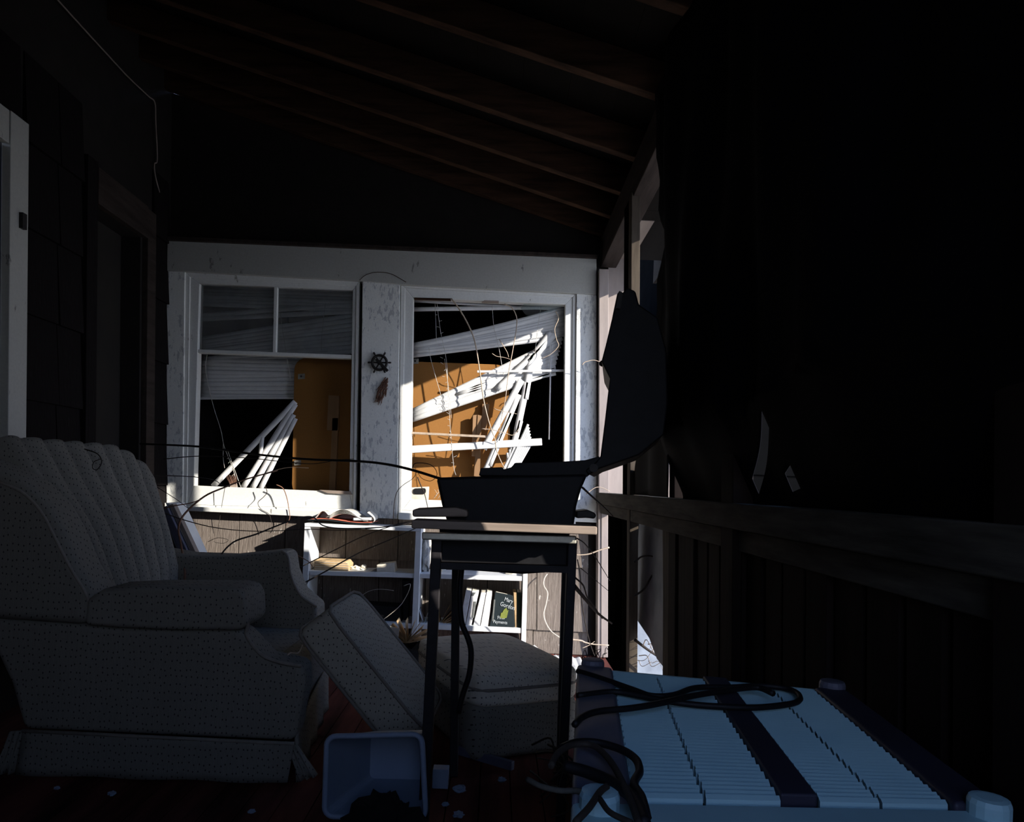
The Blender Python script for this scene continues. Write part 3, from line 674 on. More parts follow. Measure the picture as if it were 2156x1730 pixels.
lettering('Mary', 1061, 1264, 8.5, 3.8295, M['print'], bk, rot=-.28, sx=.78)
lettering('Gordon', 1052, 1274, 9, 3.8295, M['print'], bk, rot=-.28, sx=.80)
lettering('Final', 1047, 1303, 7, 3.8295, M['print'], bk, rot=.05, sx=.9)
lettering('Payments', 1038, 1311, 7, 3.8295, M['print'], bk, rot=-.05, sx=.8)
book([(1081, 1247), (1087, 1247), (1089, 1321), (1084.5, 1320.5)], M['tan'], 'tan page block beside the green clothbound book', pages=False)
book([(1088, 1247), (1097, 1247.5), (1097.5, 1322), (1090, 1321)], M['green'], 'dark green book at the right end of the low shelf')
# splayed open books
def fan_book(name, label, base, L, depth, angs, mat_cover, mat_pages, curl=.3):
    e = empty(name, base); tag(e, label, 'book')
    for k, a in enumerate(angs):
        ca, sa = math.cos(math.radians(a)), math.sin(math.radians(a))
        def fn(s, t, ca=ca, sa=sa, k=k):
            r = L * s * (1 - .04 * (k % 3)); bend = curl * s * s * (1 if ca > 0 else -1)
            return Vector(base) + Vector((r * ca + bend * L * .3 * sa * (1 if ca > 0 else -1), depth * (t - .5) + .004 * math.sin(k * 2.1), max(.003, r * sa - bend * L * .25)))
        MB().slab(fn, 7, 2, (0, 0, .0012)).build('page' if 0 < k < len(angs) - 1 else 'cover', mat_pages if 0 < k < len(angs) - 1 else mat_cover, e, smooth=True)
    return e
fan_book('open_book', 'open paperback with tan fanned pages in the low bay behind the grill legs', W(928, 1312, 3.92), .125, .11, [8, 20, 31, 40, 55, 72, 105, 118], M['white'], M['tan'])
fan_book('open_book', 'grey-paged open book drooping over the bookcase edge near the middle upright', W(895, 1311, 3.90), .085, .10, [12, 24, 48, 80, 118], M['white'], M['news'])
# torn books on the middle shelf
tb = board([(662, 1179), (728, 1182), (735, 1190), (732, 1203), (660, 1201)], 3.86, 3.99).build('torn_book', M['tan'], bevel=.003)
tag(tb, 'thick coverless tan book lying on the middle shelf', 'book')
for k in range(4):
    board([(663, 1182 + k * 5), (733, 1185 + k * 4.4), (733, 1185.8 + k * 4.4), (663, 1182.8 + k * 5)], 3.857, 3.861).build('page_edge', M['paper'], tb)
def crumple(name, label, cat, C, R, mat, seed, n=10, group=None, parent=None):
    rnd = random.Random(seed); C = Vector(C); R = Vector(R)
    H = {}
    def fn(a, b):
        th_ = a * 2 * math.pi; ph = (b - .5) * math.pi
        i, j = int(round(a * n)) % n, int(round(b * n)); j = j if 0 < j < n else (0 if j <= 0 else n)
        key = (i if 0 < j < n else 0, j)
        if key not in H: H[key] = rnd.uniform(.62, 1.1)
        r = H[key]
        p = C + Vector((R.x * math.cos(th_) * math.cos(ph) * r, R.y * math.sin(th_) * math.cos(ph) * r, R.z * math.sin(ph) * r)); return p
    o = MB().grid(fn, n, n).build(name, mat, parent)
    if label: tag(o, label, cat, group)
    return o
def rest_crumple(name, label, u, v, Y, rx, ry, rz_, zs, mat, seed, cat='paper', n=10):
    p = W(u, v, Y); return crumple(name, label, cat, (p.x, p.y, zs + rz_ * .8), (rx, ry, rz_), mat, seed, n)
fan_book('torn_book', 'torn book with curled grey pages lying open on the middle shelf', W(778, 1205, 3.90), .12, .10, [9, 14, 20, 26, 33, 41], M['paper'], M['news'], .5)
tag(board([(793, 1189), (829, 1184), (832, 1206), (793, 1205.5)], 3.85, 3.95).build('page_block', M['paper'], bevel=.003), 'pale loose page block at the right end of the torn books', 'book')
zsh = W(740, 1203, 3.9).z - .001
rest_crumple('torn_paper', 'torn pale scrap of pages between the torn books', 748, 1195, 3.93, .035, .035, .018, zsh, M['paper'], 3)
rest_crumple('torn_paper', 'small curled pale scrap on the middle shelf', 765, 1195, 3.95, .025, .03, .02, zsh, M['paper'], 5)
tag(board([(657, 1178), (661, 1178), (662, 1193), (658, 1192)], 3.9, 3.98).build('paper_slip', M['paper']), 'narrow white slip upright against the bookcase side', 'paper')
zlow = W(895, 1208, 3.92).z - .001
crumple('crumpled_paper', 'crumpled olive wrapping paper on the low bay beside the upright', 'paper', W(897, 1165, 3.93), (.035, .06, .115), M['news'], 11, 12)
rest_crumple('crumpled_paper', 'white paper scrap glimpsed between the grill legs on the low bay', 1075, 1208, 3.93, .035, .05, .02, W(1075, 1213, 3.9).z, M['paper'], 17)
rest_crumple('crumpled_paper', 'small tan paper scrap seen through the grill frame', 935, 1150, 3.96, .02, .03, .05, zlow, M['paper'], 18)
# magazine heap on the bookcase top
mg = empty('magazine', W(715, 1104, 3.93)); tag(mg, 'curled open magazine with a red cover on top of the bookcase', 'magazine')
zt0 = W(715, 1104, 3.93).z
ztop = lambda x_: W(641, 1101, BY).z + (x_ - W(641, 1101, BY).x) * (W(887, 1112, BY).z - W(641, 1101, BY).z) / (W(887, 1112, BY).x - W(641, 1101, BY).x)
def mg_sheet(x0, x1, hfun, mat, name, y0=3.85, y1=4.0, th_=.0015):
    def fn(s, t):
        xx = x0 + (x1 - x0) * s
        return Vector((xx + .015 * (t - .5), y0 + (y1 - y0) * t, ztop(xx) + hfun(s) + .002))
    MB().slab(fn, 20, 3, (0, 0, th_)).build(name, mat, mg, smooth=True)
xa, xb = W(652, 1100, 3.9).x, W(788, 1104, 3.9).x
mg_sheet(xa, xb, lambda s: .010 + .006 * math.sin(s * 6), M['black'], 'back_cover', th_=.004)
mg_sheet(xa + .02, xb, lambda s: .017 + .006 * math.sin(s * 6), M['red'], 'cover', th_=.003)
for k in range(4):
    mg_sheet(xa + .12, xb - .01 * k - .02, lambda s, k=k: .022 + .004 * k + (.035 + .003 * k) * math.sin(min(1, s * 1.15) * math.pi) ** .8, M['news'], 'page')
mg_sheet(xb - .10, xb - .005, lambda s: .022 + .006 * s, M['white'], 'page', th_=.014)
def curlp(s, t): return Vector((xb - .035 + .04 * math.sin(s * 2.0), 3.86 + .12 * t, ztop(xb) + .02 + .05 * (1 - s) + .01 * t))
MB().slab(curlp, 8, 3, (.0012, 0, 0)).build('page', M['paper'], mg, smooth=True)
def curlq(s, t): return Vector((xa + .01 + .09 * s, 3.9 + .1 * t, ztop(xa) + .015 + .05 * math.sin(s * 2.3) ** 2))
MB().slab(curlq, 8, 3, (0, 0, .0012)).build('page', M['news'], mg, smooth=True)
# black appliance in the dark lower bay
dv = board([(706, 1268), (842, 1278), (846, 1311), (700, 1305)], 3.86, 4.0).build('black_appliance', M['device'], bevel=.006)
tag(dv, 'black appliance with faint pale lettering in the dark lower bay', 'appliance')
lettering('MSSY 400X', 757, 1291, 8, 3.8585, M['dimprint'], dv, rot=-.22, sx=.62)
board([(846, 1222), (862, 1224), (858, 1306), (850, 1305)], 3.9, 3.98).build('side_fin', M['grill_leg'], dv)
tag(MB().tube(smooth_path([W(u, v, 3.84) for u, v in [(753, 1278), (762, 1255), (778, 1244), (800, 1240), (829, 1243)]]), .0016, 5).build('wire_loop', M['palewire'], smooth=True), 'thin wire arching in the dark lower bay', 'wire')
tag(MB().tube(smooth_path([W(u, v, 3.80) for u, v in [(788, 1318), (815, 1298), (842, 1275), (858, 1250), (864, 1232), (861, 1229), (850, 1233)]]), .002, 5).build('wire_loop', M['palewire'], smooth=True), 'thin pale wire bending round beside the middle upright', 'wire')

# dark bag with an opened book on it, in front of the bookcase
bagp = W(860, 1390, 3.45)
crumple('dark_bag', 'dark crumpled bag on the floor in front of the bookcase', 'bag', (bagp.x, 3.45, .085), (.17, .14, .105), M['debris'], 23, 14)
fan_book('open_book', 'battered tan book splayed open on the dark bag', W(858, 1350, 3.42), .115, .10, [15, 33, 48, 60, 74, 96, 118, 138, 160], M['tan'], M['tan'], .1)
tag(board([(821, 1318), (841, 1323), (839, 1340), (834, 1344)], 3.36, 3.362).build('paper_leaf', M['paper'], smooth=False), 'bright blank leaf torn from the splayed book', 'paper')
# pale cloth and scraps on the floor at the right
def cloth(s, t):
    p0 = W(1112, 1388, 3.75); x_ = p0.x + .30 * s; y_ = 3.45 + .5 * t
    hh = .09 * math.exp(-((s - .12) / .14) ** 2) * math.exp(-((t - .7) / .28) ** 2) + .028 * math.exp(-((s - .5) / .25) ** 2) * abs(math.sin(t * 7 + s * 5)) + .01 * math.sin(s * 21) ** 2
    return Vector((x_, y_, .003 + hh))
tag(MB().slab(cloth, 26, 22, (0, 0, .002)).build('dust_cloth', M['dropcloth'], smooth=True), 'crumpled pale cloth on the floor at the foot of the wall', 'cloth')
rest_crumple('crumpled_paper', 'tan crumpled paper on the floor behind the ottoman', 1020, 1350, 3.35, .10, .06, .125, .012, M['tan'], 31)

# ---------------------------------------------------------------- ship wheel ornament and tuft
sw = empty('ship_wheel', W(799, 763, 3.99)); tag(sw, 'small black iron ship wheel ornament on the middle window post', 'ornament')
c0 = W(799, 763, 4.006)
R1 = .041
MB().tube([c0 + Vector((R1 * math.cos(a), 0, R1 * math.sin(a))) for a in [2 * math.pi * k / 24 for k in range(25)]], .0075, 8, False).build('rim', M['iron'], sw, smooth=True)
for k in range(6):
    a = math.radians(2 + 60 * k); d = Vector((math.cos(a), 0, math.sin(a)))
    MB().tube([c0 + d * .006, c0 + d * .05, c0 + d * .056, c0 + d * .066], [.004, .004, .0055, .0045], 6).build('spoke', M['iron'], sw, smooth=True)
MB().tube([c0 + Vector((0, .01, 0)), c0 + Vector((0, -.012, 0))], .013, 10).build('hub', M['iron'], sw)
MB().bar(c0 + Vector((-.018, -.008, .018)), c0 + Vector((.05, -.012, -.048)), .014, .016).build('latch_bar', M['iron'], sw, bevel=.002)
tf = MB(); rnd = random.Random(4)
for k in range(90):
    s = k / 89; w_ = 3 + 6 * math.sin(s * 2.6); pu, pv = 814 - 14 * s + rnd.uniform(-w_, w_), 794 + 44 * s; p = W(pu, pv, 4.014); q = W(pu - 5 + rnd.uniform(-4, 4), pv + rnd.uniform(8, 18), 4.014)
    tf.tube([p, (p + q) / 2 + Vector((0, -.004, 0)), q], [.0025, .0022, .001], 4)
tag(stuff(tf.build('bristle_tuft', M['bristle'])), 'brown feathery tuft hanging under the ship wheel', 'tuft')
tag(MB().tube(smooth_path(pp([(757, 590), (768, 580), (785, 574), (805, 573), (825, 577), (842, 586), (855, 594)], 4.008)), .0018, 5).build('hanging_wire', M['rafter'], smooth=True), 'thin rusty wire arched over the middle window post', 'wire')

# ---------------------------------------------------------------- blinds
def slat_mesh(p, q, wpx, Y, bow=0.0, tilt=.006, n=8, th_=.0007, y2=None):
    y2 = Y if y2 is None else y2
    a, b = W(p[0], p[1], Y), W(q[0], q[1], y2); d = (b - a).normalized(); up = Vector((0, -1, 0)).cross(d).normalized()
    if up.z < 0: up = -up
    w = wpx * Y / F
    def fn(s, t):
        c = a + (b - a) * s + Vector((0, 0, -bow * math.sin(math.pi * s)))
        return c + up * w * (t - .5) + Vector((0, -tilt * (1 - (2 * t - 1) ** 2), 0))
    return MB().slab(fn, n, 3, (0, th_, 0))
vb = empty('venetian_blind', W(575, 600, 4.14)); tag(vb, 'sagging white venetian blind in the left window', 'blind')
L = []
for k in range(6): L.append(((412, 601 + k * 7.5), (748, 612 + k * 8.2)))
L += [((412, 664), (748, 640)), ((412, 672), (748, 655))]
for k in range(9): L.append(((408, 716 + k * 6.0), (748, 663 + k * 9.5)))
for k in range(5): L.append(((408, 748 + k * 8.5), (748, 756 + k * 8.5)))
for k in range(6): L.append(((408, 792 + k * 8.2), (748, 786 + k * 10)))
for k, (p, q) in enumerate(L):
    slat_mesh(p, q, 10.5, 4.30 + .0016 * (k % 3)).build('slat', M['slat'], vb, smooth=True)
slat_mesh((408, 838), (748, 836), 6, 4.295).build('bottom_rail', M['slat'], vb)
for p, q, w in (((448, 1024), (622, 845), 12), ((508, 1032), (622, 850), 12), ((528, 1034), (618, 872), 12), ((545, 1036), (622, 880), 11), ((548, 960), (552, 920), 9)):
    slat_mesh(p, q, w, 4.125).build('slat', M['slat'], vb, smooth=True)
for path in ([(437, 742), (433, 780), (448, 850), (465, 905), (472, 940), (490, 985), (500, 1025)], [(590, 660), (602, 740), (612, 800)], [(685, 640), (678, 700), (676, 740)],
             [(470, 935), (470, 965), (473, 985)]):
    MB().tube(smooth_path(pp(path, 4.12)), .0014, 5).build('cord', M['cord'], vb, smooth=True)
for k in range(7):
    MB().tube(pp([(484 + k * 2.6, 960 + k * 9), (478 + k * 2.6, 966 + k * 9)], 4.119), .0012, 4).build('ladder_rung', M['cord'], vb)
MB().tube(pp([(480, 950), (508, 1028)], 4.119), .0013, 5).build('cord', M['cord'], vb)

vb2 = empty('venetian_blind', W(1030, 640, 4.14)); tag(vb2, 'collapsed white venetian blind hanging broken in the right window', 'blind')
L2 = [((868, 633), (1195, 652), 6), ((868, 651), (1190, 646), 9)]
for k in range(8): L2.append(((866, 727 + k * 2.2), (1192, 647 + k * 6.5), 9))
for k in range(3): L2.append(((866, 738 + k * 1.5), (1192, 694 + k * 5), 8))
L2 += [((866, 749), (1165, 712), 9)]
for k in range(10): L2.append(((862, 868 + k * 2.0), (1184 - 2.2 * k, 712 + k * 8.0), 9.5))
for k in range(4): L2.append(((960, 822 + k * 3), (1170, 752 + k * 11), 10))
for k, (p, q, w) in enumerate(L2):
    slat_mesh(p, q, w, 4.135 - .0025 * (k % 4), bow=.012 if 2 <= k < 13 else 0).build('slat', M['slat'], vb2, smooth=True)
for p, q, w in (((1168, 702), (1112, 760), 16), ((1120, 745), (1105, 840), 15), ((1110, 805), (1088, 910), 14), ((1095, 885), (1068, 985), 13),
                ((1098, 800), (1018, 945), 14), ((1092, 830), (1030, 980), 12), ((1075, 870), (1000, 1040), 12), ((1135, 735), (1045, 820), 12), ((1160, 700), (1128, 742), 14)):
    slat_mesh(p, q, w, 4.112).build('slat', M['slat'], vb2, smooth=True)
for k in range(7):
    slat_mesh((1112 + 1.2 * k, 893 + k * 6.5), (1066 + 2.6 * k, 992 + k * 1.0), 5.2, 4.105 + .002 * k).build('slat', M['slat'], vb2, smooth=True)
for k in range(5):
    slat_mesh((1092 - k * 6, 925 + k * 7), (1058 + 4 * k, 992), 6, 4.11 + .001 * k).build('slat', M['slat'], vb2, smooth=True)
MB().bar(W(864, 946, 4.11), W(1141, 930, 4.11), .02, .042, (0, 0, 1)).build('bottom_rail', M['slat'], vb2, bevel=.004)
MB().bar(W(1005, 782, 4.095), W(1190, 780, 4.095), .008, .012).build('cross_rod', M['slat'], vb2)
MB().tube(pp([(1160, 725), (1156, 925)], 4.10), .0045, 6).build('wand', M['slat'], vb2, smooth=True)
for path in ([(916, 640), (919, 720)], [(920, 640), (928, 700), (940, 760), (943, 820), (948, 900), (955, 980), (960, 1000)], [(936, 755), (946, 830), (950, 880)], [(903, 732), (908, 760), (932, 845)],
             [(1036, 640), (1040, 690), (1050, 730), (1060, 790)], [(1140, 640), (1132, 690), (1126, 750)]):
    MB().tube(smooth_path(pp(path, 4.10)), .0013, 5).build('cord', M['cord'], vb2, smooth=True)
rnd = random.Random(9)
for k in range(26):
    v = 650 + k * 13; u = 921 + (v - 650) * .11
    MB().tube(pp([(u, v), (u + rnd.choice((-1, 1)) * rnd.uniform(3, 7), v - rnd.uniform(1, 5))], 4.099), .001, 4).build('ladder_rung', M['cord'], vb2)
tag(MB().bar(W(862, 911, 4.06), W(1024, 919, 4.06), .012, .013).build('stick', M['twig'], bevel=.002), 'thin peeled stick lying across the broken right window', 'stick')

# paintbrush stuck in the left window sill
pb = empty('paintbrush', W(492, 1030, 4.09)); tag(pb, 'stubby brown paintbrush standing bristles up on the left window sill', 'paintbrush')
MB().prism(pp([(484, 1018), (498, 1020), (498, 1034), (485, 1034)], 4.085), (0, .012, 0)).build('ferrule', M['shelfwood'], pb)
br = MB()
for k in range(26):
    s = k / 25; br.tube([W(484.5 + 13 * s, 1020, 4.09), W(476 + 22 * s, 1000 + random.uniform(-3, 4), 4.088 + random.uniform(-.006, .006))], [.0014, .0006], 4)
stuff(br.build('bristles', M['bristle'], pb))

# folding table standing on edge inside
ft = empty('folding_table', W(840, 1060, 4.36)); tag(ft, 'folding table stood on edge behind the windows, underside showing', 'folding table')
def rounded(c, r=18, n=5):
    out = []
    for i in range(4):
        p, a, b = Vector((*c[i], 0)), Vector((*c[i - 1], 0)), Vector((*c[(i + 1) % 4], 0))
        da, db = (a - p).normalized(), (b - p).normalized()
        for k in range(n + 1):
            t = k / n * math.pi / 2; q = p + da * r * (1 - math.sin(t)) + db * r * (1 - math.cos(t)); out.append((q.x, q.y))
    return out
board(rounded([(620, 752), (1070, 768), (1078, 1085), (614, 1045)], 26), 4.25, 4.268).build('table_top', M['particle'], ft, bevel=.002)
board([(692, 832), (714, 833), (712, 906), (688, 905)], 4.22, 4.25).build('leg_bracket', M['brace'], ft)
board([(1016, 850), (1030, 850), (1024, 905), (1014, 905)], 4.22, 4.25).build('leg_bracket', M['brace'], ft)
board([(996, 874), (1004, 873), (1002, 962), (993, 960)], 4.20, 4.22).build('folded_leg', M['brace'], ft)
board([(1006, 873), (1014, 875), (1010, 1004), (998, 1002)], 4.195, 4.22).build('folded_leg', M['brace'], ft)
board([(700, 880), (712, 880), (705, 1040), (692, 1040)], 4.22, 4.25).build('folded_leg', M['brace'], ft)
for u, v in ((634, 792), (626, 974), (874, 760)):
    cl = board([(u - 7, v - 5), (u + 7, v - 6), (u + 7, v + 5), (u - 7, v + 6)], 4.238, 4.25).build('latch', M['metal'], ft, bevel=.002)
    MB().tube([W(u, v, 4.232), W(u, v, 4.239)], .006, 8).build('rivet', M['iron'], cl)
rd = board([(864, 1026), (902, 1024), (900, 1058), (864, 1058)], 4.17, 4.23).build('small_case', M['paper'], bevel=.004)
tag(rd, 'small pale case with black oval handle openings inside the right window', 'case')
board(rounded([(870, 1028), (897, 1027), (896, 1040), (870, 1040)], 5, 4), 4.165, 4.172).build('handle_opening', M['device'], rd)
MB().tube(smooth_path(pp([(862, 1028), (868, 1034), (863, 1040)], 4.166)), .002, 5).build('clasp', M['metal'], rd)

# framed panel leaning behind the chair
pf = empty('picture_frame', W(390, 1200, 3.45)); tag(pf, 'pale wooden frame leaning on the wall behind the armchair', 'picture frame')
for nm, uv, m_, y0, y1 in (('frame_edge', [(356, 1062), (364, 1060), (530, 1412), (516, 1412)], M['soffit'], 3.42, 3.46), ('frame_edge', [(348, 1058), (357, 1060), (517, 1412), (508, 1412)], M['case'], 3.43, 3.60), ('panel', [(338, 1072), (350, 1064), (510, 1412), (470, 1412)], M['hamper_dark'], 3.40, 3.44), ('frame_edge', [(334, 1070), (339, 1070), (474, 1412), (468, 1412)], M['iron'], 3.39, 3.44)):
    board(uv, y0, y1).build(nm, m_, pf, bevel=.002)

# ---------------------------------------------------------------- slatted hamper in the right foreground
HZ = 0.64
FL, FR, NR, NL = [WZ(u, v, HZ) for u, v in ((1248, 1404), (1752, 1450), (2082, 1706), (1262, 1692))]
hp = empty('hamper', ((FL + NR) / 2)); hp.location.z = 0; hp['_w'] = tuple(hp.location)
tag(hp, 'white slatted plastic hamper with dark bars in the right foreground', 'hamper')
def HPt(s, t, z=HZ): # s across, t near -> far
    p = (NL * (1 - s) + NR * s) * (1 - t) + (FL * (1 - s) + FR * s) * t; p = p.copy(); p.z = z; return p
def hp_slab(s0, s1, t0, t1, z0, z1, name, mat, bevel=.003):
    return MB().hexa([HPt(s0, t0, z0), HPt(s1, t0, z0), HPt(s1, t1, z0), HPt(s0, t1, z0), HPt(s0, t0, z1), HPt(s1, t0, z1), HPt(s1, t1, z1), HPt(s0, t1, z1)]).build(name, mat, hp, bevel=bevel)
hp_slab(-.07, .085, .02, .98, HZ - .03, HZ + .006, 'side_rail', M['hamper_dark'], .006)
hp_slab(.92, 1.05, .02, .98, HZ - .03, HZ + .004, 'side_rail', M['hamper_bar'], .006)
hp_slab(.475, .575, .05, 1.0, HZ - .03, HZ + .003, 'middle_bar', M['hamper_bar'])
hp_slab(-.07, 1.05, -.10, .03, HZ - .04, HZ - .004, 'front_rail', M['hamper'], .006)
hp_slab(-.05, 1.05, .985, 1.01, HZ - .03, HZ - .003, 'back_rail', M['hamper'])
hp_slab(.09, .93, .02, .985, HZ - .03, HZ - .018, 'tray', M['hamper_bar'])
strips = [(.087, .27), (.278, .473), (.577, .735), (.743, .918)]
NS = 44
for k in range(NS):
    t0 = .04 + .935 * k / NS; t1 = t0 + .935 / NS * .80
    for s0, s1 in strips:
        j = .004 if k % 2 else 0
        MB().hexa([HPt(s0 + j, t0, HZ - .016), HPt(s1 - j, t0, HZ - .016), HPt(s1 - j, t1, HZ - .016), HPt(s0 + j, t1, HZ - .016),
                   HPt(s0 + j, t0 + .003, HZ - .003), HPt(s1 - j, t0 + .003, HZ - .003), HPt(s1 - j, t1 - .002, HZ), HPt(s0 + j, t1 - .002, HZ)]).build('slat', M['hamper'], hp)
for s, t in ((0, 0), (1, 0), (1, 1), (0, 1)):
    p = HPt(s, t, 0); q = HPt(s, t, HZ + .014)
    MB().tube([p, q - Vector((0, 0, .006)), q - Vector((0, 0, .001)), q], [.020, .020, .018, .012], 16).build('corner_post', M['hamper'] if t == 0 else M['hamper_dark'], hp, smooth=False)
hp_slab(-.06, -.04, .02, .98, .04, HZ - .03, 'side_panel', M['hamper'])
hp_slab(1.02, 1.04, .02, .98, .04, HZ - .03, 'side_panel', M['hamper_dark'])
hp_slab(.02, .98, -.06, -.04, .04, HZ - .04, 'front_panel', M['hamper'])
hp_slab(.02, .98, .98, 1.0, .04, HZ - .03, 'back_panel', M['hamper_dark'])

# ---------------------------------------------------------------- tipped waste bin and floor litter
bn = empty('waste_bin', W(790, 1700, 1.95)); bn.location.z = 0; bn['_w'] = tuple(bn.location)
tag(bn, 'pale plastic waste bin tipped over beside the grill leg', 'waste bin')
mouth = [W(u, v, 1.84) for u, v in rounded([(688, 1550), (888, 1545), (897, 1722), (683, 1718)], 20, 5)]
mc = sum(mouth, Vector()) / len(mouth); mc2 = mc + Vector((.03, .24, -.035))
bot = [mc2 + (p - mc) * .68 + Vector((0, 0, 0)) for p in mouth]
n = len(mouth)
inner_m = [mc + (p - mc) * .965 + Vector((0, -.001, 0)) for p in mouth]; inner_b = [mc2 + (p - mc) * .64 + Vector((0, -.006, 0)) for p in mouth]
vs_ = mouth + bot + inner_b + inner_m
fs = []
for r in range(3):
    for k in range(n): fs.append((r * n + k, r * n + (k + 1) % n, (r + 1) * n + (k + 1) % n, (r + 1) * n + k))
fs += [tuple(range(n, 2 * n)), tuple(range(2 * n, 3 * n))]
MB().add(vs_, fs).build('body', M['bin'], bn)
MB().tube([mc + (p - mc) * 1.0 for p in mouth] + [mouth[0]], .0075, 8, False).build('rim', M['bin'], bn, smooth=True)
c_ = W(800, 1700, 1.76)
crumple('debris_heap', 'dark clump of debris spilling in front of the waste bin', 'debris', (c_.x + .01, 1.79, .05), (.12, .05, .115), M['debris'], 41, 16)
pbx = W(927, 1638, 2.2)
tag(MB().box(pbx.x - .025, pbx.x + .025, 2.2, 2.24, 0.002, pbx.z + .027).build('small_carton', M['bin'], bevel=.002), 'small pale square carton on the dark floor beside the grill', 'carton')
def litter(u, v, r, seed, label, mat='bin'):
    p = WZ(u, v, .012); crumple('paper_scrap', label, 'paper', (p.x, p.y, r * .55 + .002), (r, r * .8, r * .55), M[mat], seed, 8)
litter(968, 1662, .022, 51, 'crumpled pale scrap right of the small carton')
litter(1056, 1640, .016, 52, 'tiny pale scrap on the floor before the hamper')
litter(938, 1690, .012, 53, 'tiny bluish scrap below the small carton')
litter(965, 1714, .018, 54, 'dim scrap near the bottom edge beside the waste bin')
litter(120, 1655, .010, 55, 'tiny scrap under the armchair skirt at far left')
litter(235, 1668, .014, 56, 'dim round scrap below the armchair skirt', 'bin')
litter(530, 1705, .012, 57, 'tiny pale scrap on the floor left of the waste bin')
tag(MB().bar(WZ(965, 1578, .02), WZ(1080, 1612, .02), .02, .03).build('floor_stick', M['hamper_dark'], bevel=.003), 'narrow grey strip lying on the floor under the grill', 'strip')

# ---------------------------------------------------------------- vines, twigs and cables
def strand(name, cat, label, pts, ys, r, mat, group=None, k=5):
    m = len(pts)
    if not isinstance(ys, (list, tuple)): ys = (ys, ys)
    P = [W(u, v, ys[0] + (ys[1] - ys[0]) * i / (m - 1)) for i, (u, v) in enumerate(pts)]
    P = smooth_path(P, k); rr = [r * (1 - .45 * i / (len(P) - 1)) for i in range(len(P))] if cat != 'cable' else r
    return tag(MB().tube(P, rr, 6).build(name, M[mat], smooth=True), label, cat, group)
strand('cable', 'cable', 'thick black cable drooping from the left wall to the grill', [(295, 934), (420, 940), (520, 954), (640, 966), (740, 970), (800, 975), (860, 987), (935, 1010)], (3.1, 2.0), .0042, 'cable')
strand('vine', 'vine', 'thin vine just under the thick black cable', [(345, 966), (420, 960), (520, 964), (600, 972), (660, 976), (712, 968), (745, 966)], (3.2, 3.0), .0022, 'vine')
strand('vine', 'vine', 'thin vine crossing the left window below the cables', [(322, 1000), (400, 1003), (450, 1010), (475, 1022), (530, 1005), (600, 985), (650, 985)], (3.2, 3.4), .002, 'vine')
strand('vine', 'vine', 'red-brown vine arching up from behind the armchair', [(388, 1242), (389, 1200), (382, 1150), (376, 1110), (390, 1080), (430, 1045), (472, 1026), (520, 1008), (585, 990)], (2.9, 3.3), .0055, 'vine_red')
strand('vine', 'vine', 'short vine branch joining the arching vine at the frame', [(330, 1076), (360, 1066), (410, 1056), (450, 1034)], 3.15, .003, 'vine_red')
strand('vine', 'vine', 'thin straight stem crossing the lower left window corner', [(322, 1020), (370, 1050), (396, 1070)], 3.2, .002, 'vine')
strand('vine', 'vine', 'long thin vine sagging across the shakes to the bookcase', [(338, 1076), (380, 1092), (440, 1108), (500, 1116), (560, 1118), (650, 1114), (720, 1116), (800, 1110), (885, 1092)], (3.1, 3.5), .0026, 'vine')
strand('vine', 'vine', 'dark vine looping over the bookcase top corner', [(440, 1236), (458, 1180), (490, 1142), (540, 1124), (600, 1100), (640, 1088), (662, 1090), (680, 1106), (720, 1112), (800, 1110), (860, 1102), (890, 1094)], (2.95, 3.6), .0042, 'vine')
strand('vine', 'vine', 'upper straight stem crossing the bookcase bay', [(598, 1212), (640, 1190), (700, 1160), (766, 1128), (830, 1106), (884, 1096)], (3.2, 3.5), .0028, 'vine')
strand('vine', 'vine', 'lower straight stem crossing the bookcase bay', [(633, 1231), (690, 1200), (740, 1172), (768, 1158), (830, 1132), (888, 1106)], (3.2, 3.5), .0036, 'vine')
strand('vine', 'vine', 'short dark stem at the left bookcase upright', [(632, 1248), (650, 1222), (652, 1205)], 3.6, .002, 'vine')
strand('vine', 'vine', 'crooked thin vine hanging in front of the left window sill', [(558, 1022), (562, 1036), (555, 1046), (543, 1058), (550, 1072), (566, 1082), (572, 1100), (574, 1112)], 3.985, .0022, 'vine')
strand('vine', 'vine', 'brown shoot rising before the left window bottom rail', [(582, 1020), (596, 1028), (604, 1048), (608, 1070), (610, 1090), (602, 1106)], 3.98, .003, 'vine_red')
strand('vine', 'vine', 'hair-thin straight stem hanging below the left window', [(474, 1024), (466, 1070), (459, 1118)], (3.985, 4.03), .0018, 'vine')
strand('vine', 'vine', 'curly tendril in front of the grey shakes', [(438, 1140), (458, 1132), (480, 1136), (472, 1143), (455, 1142), (450, 1139)], 3.6, .0014, 'vine')
strand('twig', 'twig', 'pale twig standing before the armchair back', [(389, 1242), (390, 1225), (400, 1232), (409, 1224)], 2.75, .0026, 'vine_red')
strand('twig', 'twig', 'pale bent twig on the armchair front edge', [(602, 1383), (612, 1374), (628, 1374), (637, 1357)], 2.25, .0034, 'twig')
strand('twig', 'twig', 'reddish twig end beside the bookcase upright', [(612, 1162), (632, 1172), (650, 1182), (658, 1192)], 3.6, .003, 'vine_red')
strand('vine', 'vine', 'thin dark tendril looping on the armchair top', [(178, 945), (205, 955), (214, 972), (205, 988), (195, 985), (198, 972), (212, 966)], (2.5, 2.45), .0022, 'vine')
strand('vine', 'vine', 'thin dark stem trailing from the armchair to the wall', [(240, 978), (270, 990), (320, 1000), (410, 1003)], (2.75, 3.2), .002, 'vine')
